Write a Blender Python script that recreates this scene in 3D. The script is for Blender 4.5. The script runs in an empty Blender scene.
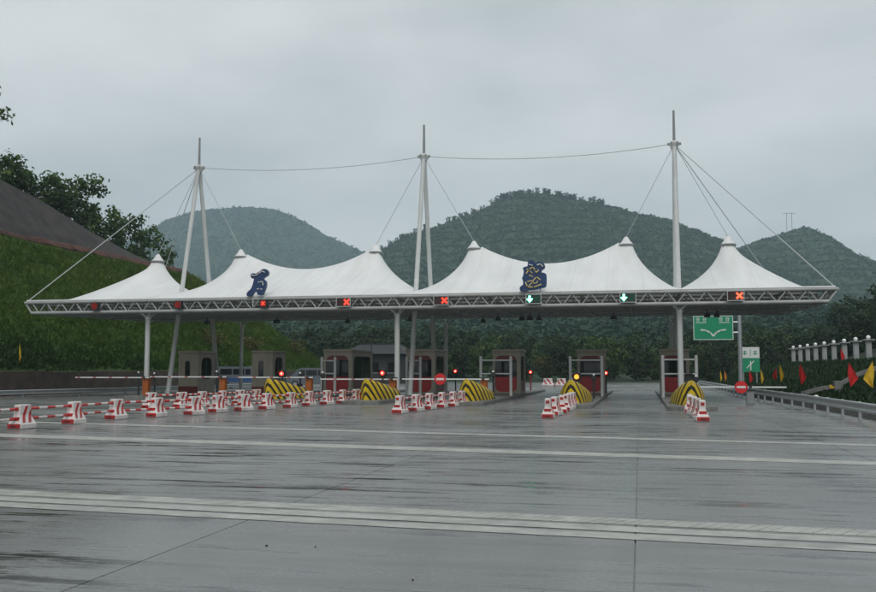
import bpy, bmesh, math, random
import numpy as np
from mathutils import Vector, Matrix

random.seed(11); rng = np.random.default_rng(11)
S = bpy.context.scene
C = S.collection
R = math.radians

# ------------------------------------------------------------------ camera
cam_d = bpy.data.cameras.new('camera'); cam = bpy.data.objects.new('camera', cam_d); C.objects.link(cam)
cam_d.sensor_width = 36.0; cam_d.lens = 36.0 * 925.0 / 876.0
cam_d.clip_start = 0.1; cam_d.clip_end = 6000
cam.location = (0, 0, 1.6)
cam.rotation_euler = (R(90 + 4.574), 0, R(12.281))
S.camera = cam

# ------------------------------------------------------------------ sky, sun, exposure
SUN_EL, SUN_ROT = 52.0, 165.0
world = bpy.data.worlds.new('World'); S.world = world; world.use_nodes = True
wn, wl = world.node_tree.nodes, world.node_tree.links
wn.clear()
w_out = wn.new('ShaderNodeOutputWorld'); w_bg = wn.new('ShaderNodeBackground')
w_sky = wn.new('ShaderNodeTexSky'); w_sky.sky_type = 'NISHITA'; w_sky.sun_disc = False
w_sky.sun_elevation = R(SUN_EL); w_sky.sun_rotation = R(SUN_ROT)
w_tc = wn.new('ShaderNodeTexCoord'); w_map = wn.new('ShaderNodeMapping'); w_map.inputs['Scale'].default_value = (1.0, 1.0, 2.6)
w_n = wn.new('ShaderNodeTexNoise'); w_n.inputs['Scale'].default_value = 2.6; w_n.inputs['Detail'].default_value = 5; w_n.inputs['Roughness'].default_value = 0.5
w_r = wn.new('ShaderNodeValToRGB')
w_r.color_ramp.elements[0].position = 0.36; w_r.color_ramp.elements[0].color = (3.35, 3.60, 3.68, 1)
w_r.color_ramp.elements[1].position = 0.66; w_r.color_ramp.elements[1].color = (4.75, 4.92, 4.96, 1)
w_mix = wn.new('ShaderNodeMixRGB'); w_mix.inputs['Fac'].default_value = 0.97
wl.new(w_tc.outputs['Generated'], w_map.inputs['Vector']); wl.new(w_map.outputs['Vector'], w_n.inputs['Vector'])
wl.new(w_n.outputs['Fac'], w_r.inputs['Fac'])
wl.new(w_sky.outputs['Color'], w_mix.inputs['Color1']); wl.new(w_r.outputs['Color'], w_mix.inputs['Color2'])
wl.new(w_mix.outputs['Color'], w_bg.inputs['Color']); w_bg.inputs['Strength'].default_value = 0.1
wl.new(w_bg.outputs['Background'], w_out.inputs['Surface'])

sun_d = bpy.data.lights.new('sun', 'SUN'); sun = bpy.data.objects.new('sun', sun_d); C.objects.link(sun)
sun_d.energy = 0.7; sun_d.angle = R(25); sun_d.color = (1.0, 0.97, 0.93)
sdir = Vector((math.sin(R(SUN_ROT)) * math.cos(R(SUN_EL)), math.cos(R(SUN_ROT)) * math.cos(R(SUN_EL)), math.sin(R(SUN_EL))))
sun.rotation_euler = (-sdir).to_track_quat('-Z', 'Y').to_euler()
sun.location = (0, -40, 60)

S.view_settings.view_transform = 'Standard'; S.view_settings.look = 'None'
S.view_settings.exposure = 0.72; S.view_settings.gamma = 1.0
S.cycles.max_bounces = 8; S.cycles.volume_bounces = 1; S.cycles.transparent_max_bounces = 16
S.cycles.caustics_reflective = False; S.cycles.caustics_refractive = False

# ------------------------------------------------------------------ materials
def new_mat(name):
    m = bpy.data.materials.new(name); m.use_nodes = True
    nt = m.node_tree; return m, nt.nodes, nt.links, nt.nodes['Principled BSDF']

def ramp(N, stops):
    r = N.new('ShaderNodeValToRGB'); e = r.color_ramp.elements
    e[0].position, e[0].color = stops[0][0], (*stops[0][1], 1)
    e[1].position, e[1].color = stops[1][0], (*stops[1][1], 1)
    for p, c in stops[2:]:
        k = e.new(p); k.color = (*c, 1)
    return r

def plain(name, col, rough=0.5, metal=0.0, var=0.18, scale=3.0, bump=0.0, dirt=None, coords='Object', spec=0.5):
    """paint, plastic, concrete ...: a base colour broken up by noise, with optional dirt"""
    m, N, L, B = new_mat(name)
    if coords == 'World': tc = N.new('ShaderNodeNewGeometry'); coords = 'Position'      # so that copies weather differently
    else: tc = N.new('ShaderNodeTexCoord')
    n = N.new('ShaderNodeTexNoise')
    n.inputs['Scale'].default_value = scale; n.inputs['Detail'].default_value = 6; n.inputs['Roughness'].default_value = 0.65
    L.new(tc.outputs[coords], n.inputs['Vector'])
    lo = tuple(c * (1 - var) for c in col); hi = tuple(min(1, c * (1 + var)) for c in col)
    r = ramp(N, [(0.3, lo), (0.7, hi)])
    L.new(n.outputs['Fac'], r.inputs['Fac']); out = r.outputs['Color']
    if dirt:
        n2 = N.new('ShaderNodeTexNoise'); n2.inputs['Scale'].default_value = scale * 0.7; n2.inputs['Detail'].default_value = 8
        mp = N.new('ShaderNodeMapping'); mp.inputs['Location'].default_value = (7, 3, 5); mp.inputs['Scale'].default_value = (1, 1, 0.35)
        L.new(tc.outputs[coords], mp.inputs['Vector']); L.new(mp.outputs['Vector'], n2.inputs['Vector'])
        r2 = ramp(N, [(0.5, (0, 0, 0)), (0.75, (0.75, 0.75, 0.75))]); L.new(n2.outputs['Fac'], r2.inputs['Fac'])
        mx = N.new('ShaderNodeMixRGB'); L.new(r2.outputs['Color'], mx.inputs['Fac']); L.new(out, mx.inputs['Color1'])
        mx.inputs['Color2'].default_value = (*dirt, 1); out = mx.outputs['Color']
    L.new(out, B.inputs['Base Color']); B.inputs['Roughness'].default_value = rough; B.inputs['Metallic'].default_value = metal
    B.inputs['Specular IOR Level'].default_value = spec
    if bump:
        b = N.new('ShaderNodeBump'); b.inputs['Strength'].default_value = bump; b.inputs['Distance'].default_value = 0.02
        L.new(n.outputs['Fac'], b.inputs['Height']); L.new(b.outputs['Normal'], B.inputs['Normal'])
    return m

def emit(name, col, strength):
    m, N, L, B = new_mat(name)
    B.inputs['Base Color'].default_value = (*[c * 0.4 for c in col], 1)
    B.inputs['Emission Color'].default_value = (*col, 1); B.inputs['Emission Strength'].default_value = strength
    return m

def striped(name, ca, cb, period, direction, duty=0.5, rough=0.45, absy=False, dirt=(0.10, 0.075, 0.05), dirtamt=0.45):
    """painted bands across an object: stripe coordinate = direction . object coordinates"""
    m, N, L, B = new_mat(name)
    tc = N.new('ShaderNodeTexCoord'); d = N.new('ShaderNodeVectorMath'); d.operation = 'DOT_PRODUCT'
    if absy:
        ab = N.new('ShaderNodeVectorMath'); ab.operation = 'ABSOLUTE'; L.new(tc.outputs['Object'], ab.inputs[0]); L.new(ab.outputs['Vector'], d.inputs[0])
    else: L.new(tc.outputs['Object'], d.inputs[0])
    d.inputs[1].default_value = [c / period for c in direction]
    f = N.new('ShaderNodeMath'); f.operation = 'FRACT'; L.new(d.outputs['Value'], f.inputs[0])
    g = N.new('ShaderNodeMath'); g.operation = 'GREATER_THAN'; g.inputs[1].default_value = duty; L.new(f.outputs[0], g.inputs[0])
    mx = N.new('ShaderNodeMixRGB'); mx.inputs['Color1'].default_value = (*ca, 1); mx.inputs['Color2'].default_value = (*cb, 1)
    L.new(g.outputs[0], mx.inputs['Fac'])
    n = N.new('ShaderNodeTexNoise'); n.inputs['Scale'].default_value = 2.5; n.inputs['Detail'].default_value = 8; L.new(tc.outputs['Object'], n.inputs['Vector'])
    r = ramp(N, [(0.42, (0, 0, 0)), (0.75, (dirtamt,) * 3)]); L.new(n.outputs['Fac'], r.inputs['Fac'])
    m2 = N.new('ShaderNodeMixRGB'); L.new(r.outputs['Color'], m2.inputs['Fac']); L.new(mx.outputs['Color'], m2.inputs['Color1']); m2.inputs['Color2'].default_value = (*dirt, 1)
    L.new(m2.outputs['Color'], B.inputs['Base Color']); B.inputs['Roughness'].default_value = rough
    return m

def leafy(name, stops, transl=0.25):
    """foliage: colour from the per-clump 'tint' attribute, some light through the leaf"""
    m, N, L, B = new_mat(name)
    a = N.new('ShaderNodeAttribute'); a.attribute_name = 'tint'
    r = ramp(N, stops); L.new(a.outputs['Fac'], r.inputs['Fac'])
    L.new(r.outputs['Color'], B.inputs['Base Color']); B.inputs['Roughness'].default_value = 0.55; B.inputs['Specular IOR Level'].default_value = 0.25
    t = N.new('ShaderNodeBsdfTranslucent'); L.new(r.outputs['Color'], t.inputs['Color'])
    mx = N.new('ShaderNodeMixShader'); mx.inputs['Fac'].default_value = transl
    out = N['Material Output'] if 'Material Output' in N else None
    out = [n for n in N if n.type == 'OUTPUT_MATERIAL'][0]
    L.new(B.outputs['BSDF'], mx.inputs[1]); L.new(t.outputs['BSDF'], mx.inputs[2]); L.new(mx.outputs['Shader'], out.inputs['Surface'])
    return m

def wet_concrete(name, base=(0.185, 0.192, 0.188), wetlo=0.10, wethi=0.46):
    m, N, L, B = new_mat(name)
    geo = N.new('ShaderNodeNewGeometry')
    def noise(scale, sc, detail=6, rough=0.6, loc=(0, 0, 0)):
        mp = N.new('ShaderNodeMapping'); mp.inputs['Scale'].default_value = sc; mp.inputs['Location'].default_value = loc
        L.new(geo.outputs['Position'], mp.inputs['Vector'])
        n = N.new('ShaderNodeTexNoise'); n.inputs['Scale'].default_value = scale; n.inputs['Detail'].default_value = detail; n.inputs['Roughness'].default_value = rough
        L.new(mp.outputs['Vector'], n.inputs['Vector']); return n.outputs['Fac']
    big = noise(0.16, (1, 1, 1), 5, 0.55)
    streak = noise(0.9, (0.32, 1.5, 1), 7, 0.68, (3, 9, 0))
    lane = noise(0.5, (1.6, 0.10, 1), 4, 0.6, (1, 2, 0))
    fine = noise(34, (1, 1, 1), 3, 0.6)
    def add(a, b, op='ADD', bv=None):
        x = N.new('ShaderNodeMath'); x.operation = op; L.new(a, x.inputs[0])
        if bv is None: L.new(b, x.inputs[1])
        else: x.inputs[1].default_value = bv
        return x.outputs[0]
    # colour: patches, dark damp streaks, wheel tracks, sand grain
    c0 = ramp(N, [(0.3, tuple(c * 0.72 for c in base)), (0.7, tuple(c * 1.3 for c in base))]); L.new(add(add(big, None, 'MULTIPLY', 0.6), add(lane, None, 'MULTIPLY', 0.4)), c0.inputs['Fac'])
    c1 = ramp(N, [(0.385, (0.36, 0.36, 0.37)), (0.435, (1, 1, 1))]); L.new(streak, c1.inputs['Fac'])
    mul = N.new('ShaderNodeMixRGB'); mul.blend_type = 'MULTIPLY'; mul.inputs['Fac'].default_value = 0.7
    L.new(c0.outputs['Color'], mul.inputs['Color1']); L.new(c1.outputs['Color'], mul.inputs['Color2'])
    thin = noise(2.2, (0.16, 1.7, 1), 8, 0.72, (11, 4, 0)); patch_ = noise(0.20, (0.6, 1, 1), 4, 0.6, (21, 4, 0))
    tr_ = N.new('ShaderNodeMapRange'); tr_.inputs['From Min'].default_value = 0.425; tr_.inputs['From Max'].default_value = 0.47; tr_.inputs['To Min'].default_value = 0.12; L.new(add(thin, add(patch_, None, 'MULTIPLY', 0.0)), tr_.inputs['Value'])
    pm_ = N.new('ShaderNodeMapRange'); pm_.inputs['From Min'].default_value = 0.38; pm_.inputs['From Max'].default_value = 0.58; pm_.inputs['To Max'].default_value = 0.9; L.new(patch_, pm_.inputs['Value'])
    mth = N.new('ShaderNodeMixRGB'); mth.blend_type = 'MULTIPLY'; L.new(pm_.outputs['Result'], mth.inputs['Fac']); L.new(mul.outputs['Color'], mth.inputs['Color1']); L.new(tr_.outputs['Result'], mth.inputs['Color2'])
    mul = mth
    c2 = ramp(N, [(0.3, (0.8, 0.8, 0.8)), (0.7, (1.15, 1.15, 1.15))]); L.new(fine, c2.inputs['Fac'])
    mul2 = N.new('ShaderNodeMixRGB'); mul2.blend_type = 'MULTIPLY'; mul2.inputs['Fac'].default_value = 1
    L.new(mul.outputs['Color'], mul2.inputs['Color1']); L.new(c2.outputs['Color'], mul2.inputs['Color2'])
    oi = N.new('ShaderNodeObjectInfo')
    c3 = ramp(N, [(0.0, (0.93, 0.93, 0.93)), (1.0, (1.06, 1.06, 1.06))]); L.new(oi.outputs['Random'], c3.inputs['Fac'])
    mul3 = N.new('ShaderNodeMixRGB'); mul3.blend_type = 'MULTIPLY'; mul3.inputs['Fac'].default_value = 1
    L.new(mul2.outputs['Color'], mul3.inputs['Color1']); L.new(c3.outputs['Color'], mul3.inputs['Color2'])
    L.new(mul3.outputs['Color'], B.inputs['Base Color'])
    # water film: smooth in the streaks, rougher where it drained
    rr = N.new('ShaderNodeMapRange'); rr.inputs['From Min'].default_value = 0.33; rr.inputs['From Max'].default_value = 0.62
    rr.inputs['To Min'].default_value = wetlo; rr.inputs['To Max'].default_value = wethi
    L.new(add(add(streak, None, 'MULTIPLY', 0.65), add(big, None, 'MULTIPLY', 0.35)), rr.inputs['Value']); mk1 = add(tr_.outputs['Result'], None, 'MULTIPLY', -1.0); mk2 = add(mk1, None, 'ADD', 1.0); msk = add(mk2, pm_.outputs['Result'], 'MULTIPLY')
    mixr = N.new('ShaderNodeMixRGB'); L.new(msk, mixr.inputs['Fac']); L.new(rr.outputs['Result'], mixr.inputs['Color1']); mixr.inputs['Color2'].default_value = (0.03, 0.03, 0.03, 1)
    L.new(mixr.outputs['Color'], B.inputs['Roughness'])
    B.inputs['IOR'].default_value = 1.36
    groove = noise(9.0, (0.6, 2.4, 1), 3, 0.6, (5, 5, 0))
    b = N.new('ShaderNodeBump'); b.inputs['Distance'].default_value = 0.005; L.new(add(add(msk, None, 'MULTIPLY', -0.32), None, 'ADD', 0.36), b.inputs['Strength'])
    L.new(add(groove, add(fine, None, 'MULTIPLY', 0.35)), b.inputs['Height']); L.new(b.outputs['Normal'], B.inputs['Normal'])
    return m

M = {}
M['road'] = wet_concrete('wet_concrete')
M['joint'] = plain('joint_sealant', (0.03, 0.03, 0.032), 0.4, var=0.3)
M['line'] = plain('worn_marking_paint', (0.36, 0.365, 0.33), 0.42, var=0.28, scale=3, dirt=(0.21, 0.22, 0.21), coords='World')
M['kerb'] = plain('kerb_concrete', (0.17, 0.17, 0.16), 0.55, var=0.3, scale=3, bump=0.3, dirt=(0.06, 0.06, 0.055))
M['white_steel'] = plain('white_painted_steel', (0.52, 0.54, 0.53), 0.4, var=0.07, scale=1.5, dirt=(0.36, 0.36, 0.34))
M['grey_steel'] = plain('grey_painted_steel', (0.24, 0.25, 0.25), 0.42, var=0.12, scale=2)
M['truss'] = plain('weathered_truss_paint', (0.36, 0.375, 0.37), 0.45, var=0.12, scale=1.5, dirt=(0.24, 0.24, 0.22))
M['galv'] = plain('galvanised_steel', (0.42, 0.45, 0.46), 0.38, metal=0.55, var=0.15, scale=6)
M['cable'] = plain('steel_cable', (0.42, 0.45, 0.46), 0.5, var=0.1)
M['dark'] = plain('dark_metal', (0.022, 0.024, 0.026), 0.45, var=0.3)
M['rubber'] = plain('black_rubber', (0.02, 0.02, 0.02), 0.7, var=0.2)
M['beige'] = plain('beige_booth_panel', (0.37, 0.33, 0.27), 0.5, var=0.1, scale=2, dirt=(0.25, 0.22, 0.18), coords='World')
M['booth_red'] = plain('red_booth_panel', (0.42, 0.016, 0.018), 0.35, var=0.15, scale=2)
M['dark_red'] = plain('dark_red_panel', (0.16, 0.018, 0.016), 0.4, var=0.2, scale=2)
M['plastic_white'] = plain('white_barrier_plastic', (0.68, 0.64, 0.62), 0.42, var=0.12, scale=3, dirt=(0.30, 0.26, 0.23), coords='World')
M['plastic_red'] = plain('red_barrier_plastic', (0.40, 0.018, 0.018), 0.40, var=0.3, scale=3, dirt=(0.24, 0.05, 0.045), coords='World')
M['orange'] = plain('orange_cabinet_paint', (0.36, 0.095, 0.015), 0.42, var=0.15, scale=3)
M['sign_green'] = plain('green_sign_sheeting', (0.008, 0.27, 0.13), 0.4, var=0.08, scale=1)
M['sign_white'] = plain('white_sign_sheeting', (0.72, 0.74, 0.73), 0.4, var=0.06, scale=1)
M['sign_red'] = plain('red_sign_sheeting', (0.6, 0.015, 0.018), 0.4, var=0.1, scale=2)
M['letter_blue'] = plain('navy_letter_face', (0.014, 0.042, 0.13), 0.35, var=0.3, scale=3)
M['letter_gold'] = plain('gold_letter_edge', (0.55, 0.45, 0.2), 0.4, var=0.2, scale=3)
M['letter_pale'] = plain('pale_letter_edge', (0.7, 0.72, 0.66), 0.4, var=0.1, scale=3)
M['flag_red'] = plain('red_flag_cloth', (0.5, 0.012, 0.012), 0.8, var=0.2, scale=3)
M['flag_yellow'] = plain('yellow_flag_cloth', (0.62, 0.40, 0.02), 0.8, var=0.2, scale=3)
M['flag_orange'] = plain('orange_flag_cloth', (0.6, 0.2, 0.02), 0.8, var=0.2, scale=3)
M['bark'] = plain('tree_bark', (0.075, 0.06, 0.045), 0.9, var=0.4, scale=5, bump=0.5)
M['soil'] = plain('forest_floor', (0.024, 0.052, 0.022), 0.95, var=0.45, scale=0.25, coords='Object')
M['ground'] = plain('rough_ground', (0.045, 0.060, 0.028), 0.95, var=0.45, scale=0.15)
M['bank'] = plain('grassy_bank', (0.017, 0.024, 0.011), 0.95, var=0.5, scale=0.8, bump=0.6)
M['net'] = plain('dark_erosion_net', (0.036, 0.032, 0.031), 0.95, var=0.55, scale=0.9, bump=0.8, dirt=(0.062, 0.048, 0.040))
M['clay'] = plain('red_clay_edge', (0.075, 0.030, 0.022), 0.95, var=0.6, scale=0.7, dirt=(0.04, 0.036, 0.024))
M['wall_brown'] = plain('brown_stone_wall', (0.062, 0.046, 0.036), 0.9, var=0.45, scale=1.3, bump=0.6, dirt=(0.035, 0.037, 0.025))
M['pillar'] = plain('pale_pillar_concrete', (0.34, 0.35, 0.35), 0.6, var=0.12, scale=2, dirt=(0.3, 0.3, 0.29))
M['globe'] = plain('white_globe_plastic', (0.85, 0.85, 0.84), 0.3, var=0.03)
M['car_white'] = plain('white_car_paint', (0.12, 0.14, 0.16), 0.25, var=0.04)
M['car_blue'] = plain('blue_car_paint', (0.025, 0.08, 0.22), 0.25, var=0.06)
M['house_wall'] = plain('grey_house_wall', (0.035, 0.037, 0.036), 0.7, var=0.15, scale=1)
M['house_roof'] = plain('dark_house_roof', (0.020, 0.021, 0.025), 0.6, var=0.3, scale=2)
M['nose'] = striped('yellow_black_chevrons', (0.72, 0.50, 0.015), (0.018, 0.016, 0.014), 0.58, (1.6, 0.85, 1.3), 0.58, absy=True)
M['pole'] = striped('red_white_pole_bands', (0.50, 0.02, 0.018), (0.66, 0.62, 0.6), 0.42, (0, 1, 0), 0.5, dirtamt=0.3)
M['arm'] = striped('boom_bands', (0.70, 0.71, 0.70), (0.42, 0.12, 0.10), 1.0, (1, 0, 0), 0.82, dirtamt=0.3, dirt=(0.4, 0.4, 0.38))
M['led_red'] = emit('red_led', (1.0, 0.05, 0.025), 1.1)
M['led_red_dim'] = emit('dim_red_led', (0.28, 0.012, 0.008), 0.18)
M['led_x'] = emit('orange_red_led', (1.0, 0.09, 0.035), 1.6)
M['led_green'] = emit('green_led', (0.14, 1.0, 0.58), 4.5)
M['led_glow_red'] = emit('red_lamp', (1.0, 0.05, 0.03), 0.9)
M['led_hot'] = emit('pale_red_lamp', (1.0, 0.45, 0.32), 2.0)
M['led_amber'] = emit('amber_lamp', (1.0, 0.32, 0.035), 1.25)
M['lens_red'] = plain('unlit_red_lens', (0.035, 0.010, 0.010), 0.3, var=0.2)
g, N_, L_, B_ = new_mat('dark_booth_glass'); M['glass'] = g
B_.inputs['Base Color'].default_value = (0.012, 0.014, 0.016, 1); B_.inputs['Roughness'].default_value = 0.06; B_.inputs['Specular IOR Level'].default_value = 0.5
# tent membrane: coated white fabric, a little light comes through
mm, N_, L_, B_ = new_mat('tent_membrane'); M['membrane'] = mm
tc_ = N_.new('ShaderNodeTexCoord'); n_ = N_.new('ShaderNodeTexNoise'); n_.inputs['Scale'].default_value = 0.35; n_.inputs['Detail'].default_value = 7
L_.new(tc_.outputs['Object'], n_.inputs['Vector'])
r_ = ramp(N_, [(0.3, (0.78, 0.79, 0.79)), (0.7, (0.86, 0.865, 0.86))]); L_.new(n_.outputs['Fac'], r_.inputs['Fac'])
sx_ = N_.new('ShaderNodeSeparateXYZ'); L_.new(tc_.outputs['Object'], sx_.inputs['Vector'])
def mth_(op, a, bv):
    q = N_.new('ShaderNodeMath'); q.operation = op
    if hasattr(a, 'node'): L_.new(a, q.inputs[0])
    else: q.inputs[0].default_value = a
    if hasattr(bv, 'node'): L_.new(bv, q.inputs[1])
    else: q.inputs[1].default_value = bv
    return q.outputs[0]
fr_ = mth_('FRACT', mth_('MULTIPLY', sx_.outputs['X'], 1 / 1.85), 0.0); seam_ = mth_('LESS_THAN', fr_, 0.022)
mpg_ = N_.new('ShaderNodeMapping'); mpg_.inputs['Scale'].default_value = (2.2, 0.22, 0.35); L_.new(tc_.outputs['Object'], mpg_.inputs['Vector'])
ng_ = N_.new('ShaderNodeTexNoise'); ng_.inputs['Scale'].default_value = 0.9; ng_.inputs['Detail'].default_value = 7; ng_.inputs['Roughness'].default_value = 0.65; L_.new(mpg_.outputs['Vector'], ng_.inputs['Vector'])
rg_ = ramp(N_, [(0.38, (0.80, 0.80, 0.77)), (0.58, (1, 1, 1))]); L_.new(ng_.outputs['Fac'], rg_.inputs['Fac'])
mg_ = N_.new('ShaderNodeMixRGB'); mg_.blend_type = 'MULTIPLY'; mg_.inputs['Fac'].default_value = 0.38; L_.new(r_.outputs['Color'], mg_.inputs['Color1']); L_.new(rg_.outputs['Color'], mg_.inputs['Color2'])
ms_ = N_.new('ShaderNodeMixRGB'); ms_.blend_type = 'MULTIPLY'; L_.new(mth_('MULTIPLY', seam_, 0.6), ms_.inputs['Fac']); L_.new(mg_.outputs['Color'], ms_.inputs['Color1']); ms_.inputs['Color2'].default_value = (0.80, 0.81, 0.81, 1)
L_.new(ms_.outputs['Color'], B_.inputs['Base Color']); B_.inputs['Roughness'].default_value = 0.5
t_ = N_.new('ShaderNodeBsdfTranslucent'); t_.inputs['Color'].default_value = (0.7, 0.7, 0.68, 1)
x_ = N_.new('ShaderNodeMixShader'); x_.inputs['Fac'].default_value = 0.12
o_ = [n for n in N_ if n.type == 'OUTPUT_MATERIAL'][0]
L_.new(B_.outputs['BSDF'], x_.inputs[1]); L_.new(t_.outputs['BSDF'], x_.inputs[2]); L_.new(x_.outputs['Shader'], o_.inputs['Surface'])
M['leaf'] = leafy('broad_leaves', [(0.0, (0.023, 0.045, 0.012)), (0.55, (0.051, 0.100, 0.024)), (1.0, (0.109, 0.164, 0.038))])
M['leaf_dark'] = leafy('dark_leaves', [(0.0, (0.014, 0.029, 0.013)), (0.6, (0.030, 0.058, 0.023)), (1.0, (0.061, 0.095, 0.034))])
M['leaf_warm'] = leafy('yellow_green_leaves', [(0.0, (0.040, 0.052, 0.014)), (0.5, (0.085, 0.088, 0.022)), (1.0, (0.15, 0.115, 0.03))])
M['forest'] = leafy('hill_forest', [(0.0, (0.011, 0.036, 0.018)), (0.5, (0.026, 0.068, 0.030)), (1.0, (0.062, 0.122, 0.042))])
M['grass'] = leafy('slope_grass', [(0.0, (0.011, 0.032, 0.007)), (0.4, (0.042, 0.092, 0.013)), (0.75, (0.096, 0.165, 0.020)), (1.0, (0.17, 0.205, 0.036))])
m_, N_, L_, B_ = new_mat('slope_turf'); M['turf'] = m_
geo_ = N_.new('ShaderNodeNewGeometry'); mp_ = N_.new('ShaderNodeMapping'); mp_.inputs['Rotation'].default_value = (R(35), 0, 0); mp_.inputs['Scale'].default_value = (0.25, 1.6, 0.3)
n_ = N_.new('ShaderNodeTexNoise'); n_.inputs['Scale'].default_value = 0.9; n_.inputs['Detail'].default_value = 8; n_.inputs['Roughness'].default_value = 0.65
L_.new(geo_.outputs['Position'], mp_.inputs['Vector']); L_.new(mp_.outputs['Vector'], n_.inputs['Vector'])
r_ = ramp(N_, [(0.3, (0.018, 0.045, 0.009)), (0.55, (0.046, 0.10, 0.015)), (0.75, (0.095, 0.16, 0.023))]); L_.new(n_.outputs['Fac'], r_.inputs['Fac'])
L_.new(r_.outputs['Color'], B_.inputs['Base Color']); B_.inputs['Roughness'].default_value = 0.95

# ------------------------------------------------------------------ helpers
class MB:
    """collects shapes; build() links them as ONE mesh object"""
    def __init__(s): s.v = []; s.f = []
    def add(s, vs, fs):
        o = len(s.v); s.v += [tuple(p) for p in vs]; s.f += [tuple(o + i for i in f) for f in fs]; return s
    def box(s, c, d, rz=0.0, ry=0.0, bev=0.0):
        x, y, z = d[0] / 2, d[1] / 2, d[2] / 2
        mt = Matrix.Translation(c) @ Matrix.Rotation(rz, 4, 'Z') @ Matrix.Rotation(ry, 4, 'Y')
        if bev > 0:
            b = min(bev, x * .9, y * .9, z * .9); vs = []; bm = bmesh.new(); bmesh.ops.create_cube(bm, size=1.0)
            for v in bm.verts: v.co = Vector((v.co.x * 2 * x, v.co.y * 2 * y, v.co.z * 2 * z))
            bmesh.ops.bevel(bm, geom=list(bm.edges), offset=b, segments=1, affect='EDGES')
            bm.verts.index_update()
            s.add([mt @ v.co for v in bm.verts], [[v.index for v in f.verts] for f in bm.faces]); bm.free(); return s
        vs = [mt @ Vector((a * x, b * y, c_ * z)) for a in (-1, 1) for b in (-1, 1) for c_ in (-1, 1)]
        return s.add(vs, [(0, 1, 3, 2), (4, 6, 7, 5), (0, 4, 5, 1), (2, 3, 7, 6), (0, 2, 6, 4), (1, 5, 7, 3)])
    def tube(s, p0, p1, r0, r1=None, n=10, cap=True):
        r1 = r0 if r1 is None else r1
        p0, p1 = Vector(p0), Vector(p1); a = (p1 - p0).normalized()
        u = a.orthogonal().normalized(); w = a.cross(u); vs = []
        for p, r in ((p0, r0), (p1, r1)):
            for k in range(n):
                t = 2 * math.pi * k / n; vs.append(p + u * (r * math.cos(t)) + w * (r * math.sin(t)))
        fs = [(k, (k + 1) % n, n + (k + 1) % n, n + k) for k in range(n)]
        if cap: fs += [tuple(range(n - 1, -1, -1)), tuple(range(n, 2 * n))]
        return s.add(vs, fs)
    def path(s, pts, radii, n=8):
        for i in range(len(pts) - 1): s.tube(pts[i], pts[i + 1], radii[i], radii[i + 1], n)
        return s
    def rings(s, rs, closed=True, cap=True):
        """loft a list of equal-length vertex rings"""
        n = len(rs[0]); vs = [p for r in rs for p in r]; fs = []
        for i in range(len(rs) - 1):
            for k in range(n if closed else n - 1):
                fs.append((i * n + k, i * n + (k + 1) % n, (i + 1) * n + (k + 1) % n, (i + 1) * n + k))
        if cap: fs += [tuple(range(n - 1, -1, -1)), tuple((len(rs) - 1) * n + k for k in range(n))]
        return s.add(vs, fs)
    def lathe(s, prof, c=(0, 0, 0), n=16):
        return s.rings([[(c[0] + r * math.cos(2 * math.pi * k / n), c[1] + r * math.sin(2 * math.pi * k / n), c[2] + z) for k in range(n)] for r, z in prof])
    def ball(s, c, r, n=12):
        return s.lathe([(max(0.02 * r, r * math.sin(math.pi * i / 8)), -r * math.cos(math.pi * i / 8)) for i in range(9)], c, n)
    def prism(s, poly, d0, d1, axis='Y'):
        """extrude a 2D polygon; axis is the extrusion axis"""
        def P(a, b, d): return {'Y': (a, d, b), 'X': (d, a, b), 'Z': (a, b, d)}[axis]
        n = len(poly); vs = [P(a, b, d0) for a, b in poly] + [P(a, b, d1) for a, b in poly]
        return s.add(vs, [tuple(range(n)), tuple(range(2 * n - 1, n - 1, -1))] + [(k, n + k, n + (k + 1) % n, (k + 1) % n) for k in range(n)])
    def build(s, name, mat, parent=None, smooth=False, fix=True):
        me = bpy.data.meshes.new(name); me.from_pydata(s.v, [], s.f)
        if fix:
            bm = bmesh.new(); bm.from_mesh(me); bmesh.ops.recalc_face_normals(bm, faces=bm.faces); bm.to_mesh(me); bm.free()
        me.materials.append(M[mat] if isinstance(mat, str) else mat)
        if smooth:
            me.polygons.foreach_set('use_smooth', [True] * len(me.polygons))
            try: me.set_sharp_from_angle(angle=R(40))
            except Exception: pass
        o = bpy.data.objects.new(name, me); C.objects.link(o)
        if parent is not None: o.parent = parent
        return o

def arrays_obj(name, V, F, mat, parent=None, tint=None, smooth=False):
    """fast mesh from numpy: V (n,3), F (m,4) quads"""
    me = bpy.data.meshes.new(name); me.vertices.add(len(V)); me.vertices.foreach_set('co', np.ascontiguousarray(V, dtype=np.float32).ravel())
    k = F.shape[1]; me.loops.add(len(F) * k); me.loops.foreach_set('vertex_index', np.ascontiguousarray(F, dtype=np.int32).ravel())
    me.polygons.add(len(F)); me.polygons.foreach_set('loop_start', np.arange(0, len(F) * k, k, dtype=np.int32))
    me.update(calc_edges=True)
    if tint is not None:
        a = me.attributes.new('tint', 'FLOAT', 'POINT'); a.data.foreach_set('value', np.ascontiguousarray(tint, dtype=np.float32))
    if smooth: me.polygons.foreach_set('use_smooth', [True] * len(F))
    me.materials.append(M[mat]); me.validate()
    o = bpy.data.objects.new(name, me); C.objects.link(o)
    if parent is not None: o.parent = parent
    return o

def tag(o, label, cat, group=None):
    o['label'] = label; o['category'] = cat
    if group: o['group'] = group
    return o

def thing(name, label, cat, loc=(0, 0, 0), rz=0.0, group=None):
    o = bpy.data.objects.new(name, None); C.objects.link(o); o.empty_display_size = 0.3
    o.location = loc; o.rotation_euler = (0, 0, rz); return tag(o, label, cat, group)

def kind(o, k): o['kind'] = k; return o

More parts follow.
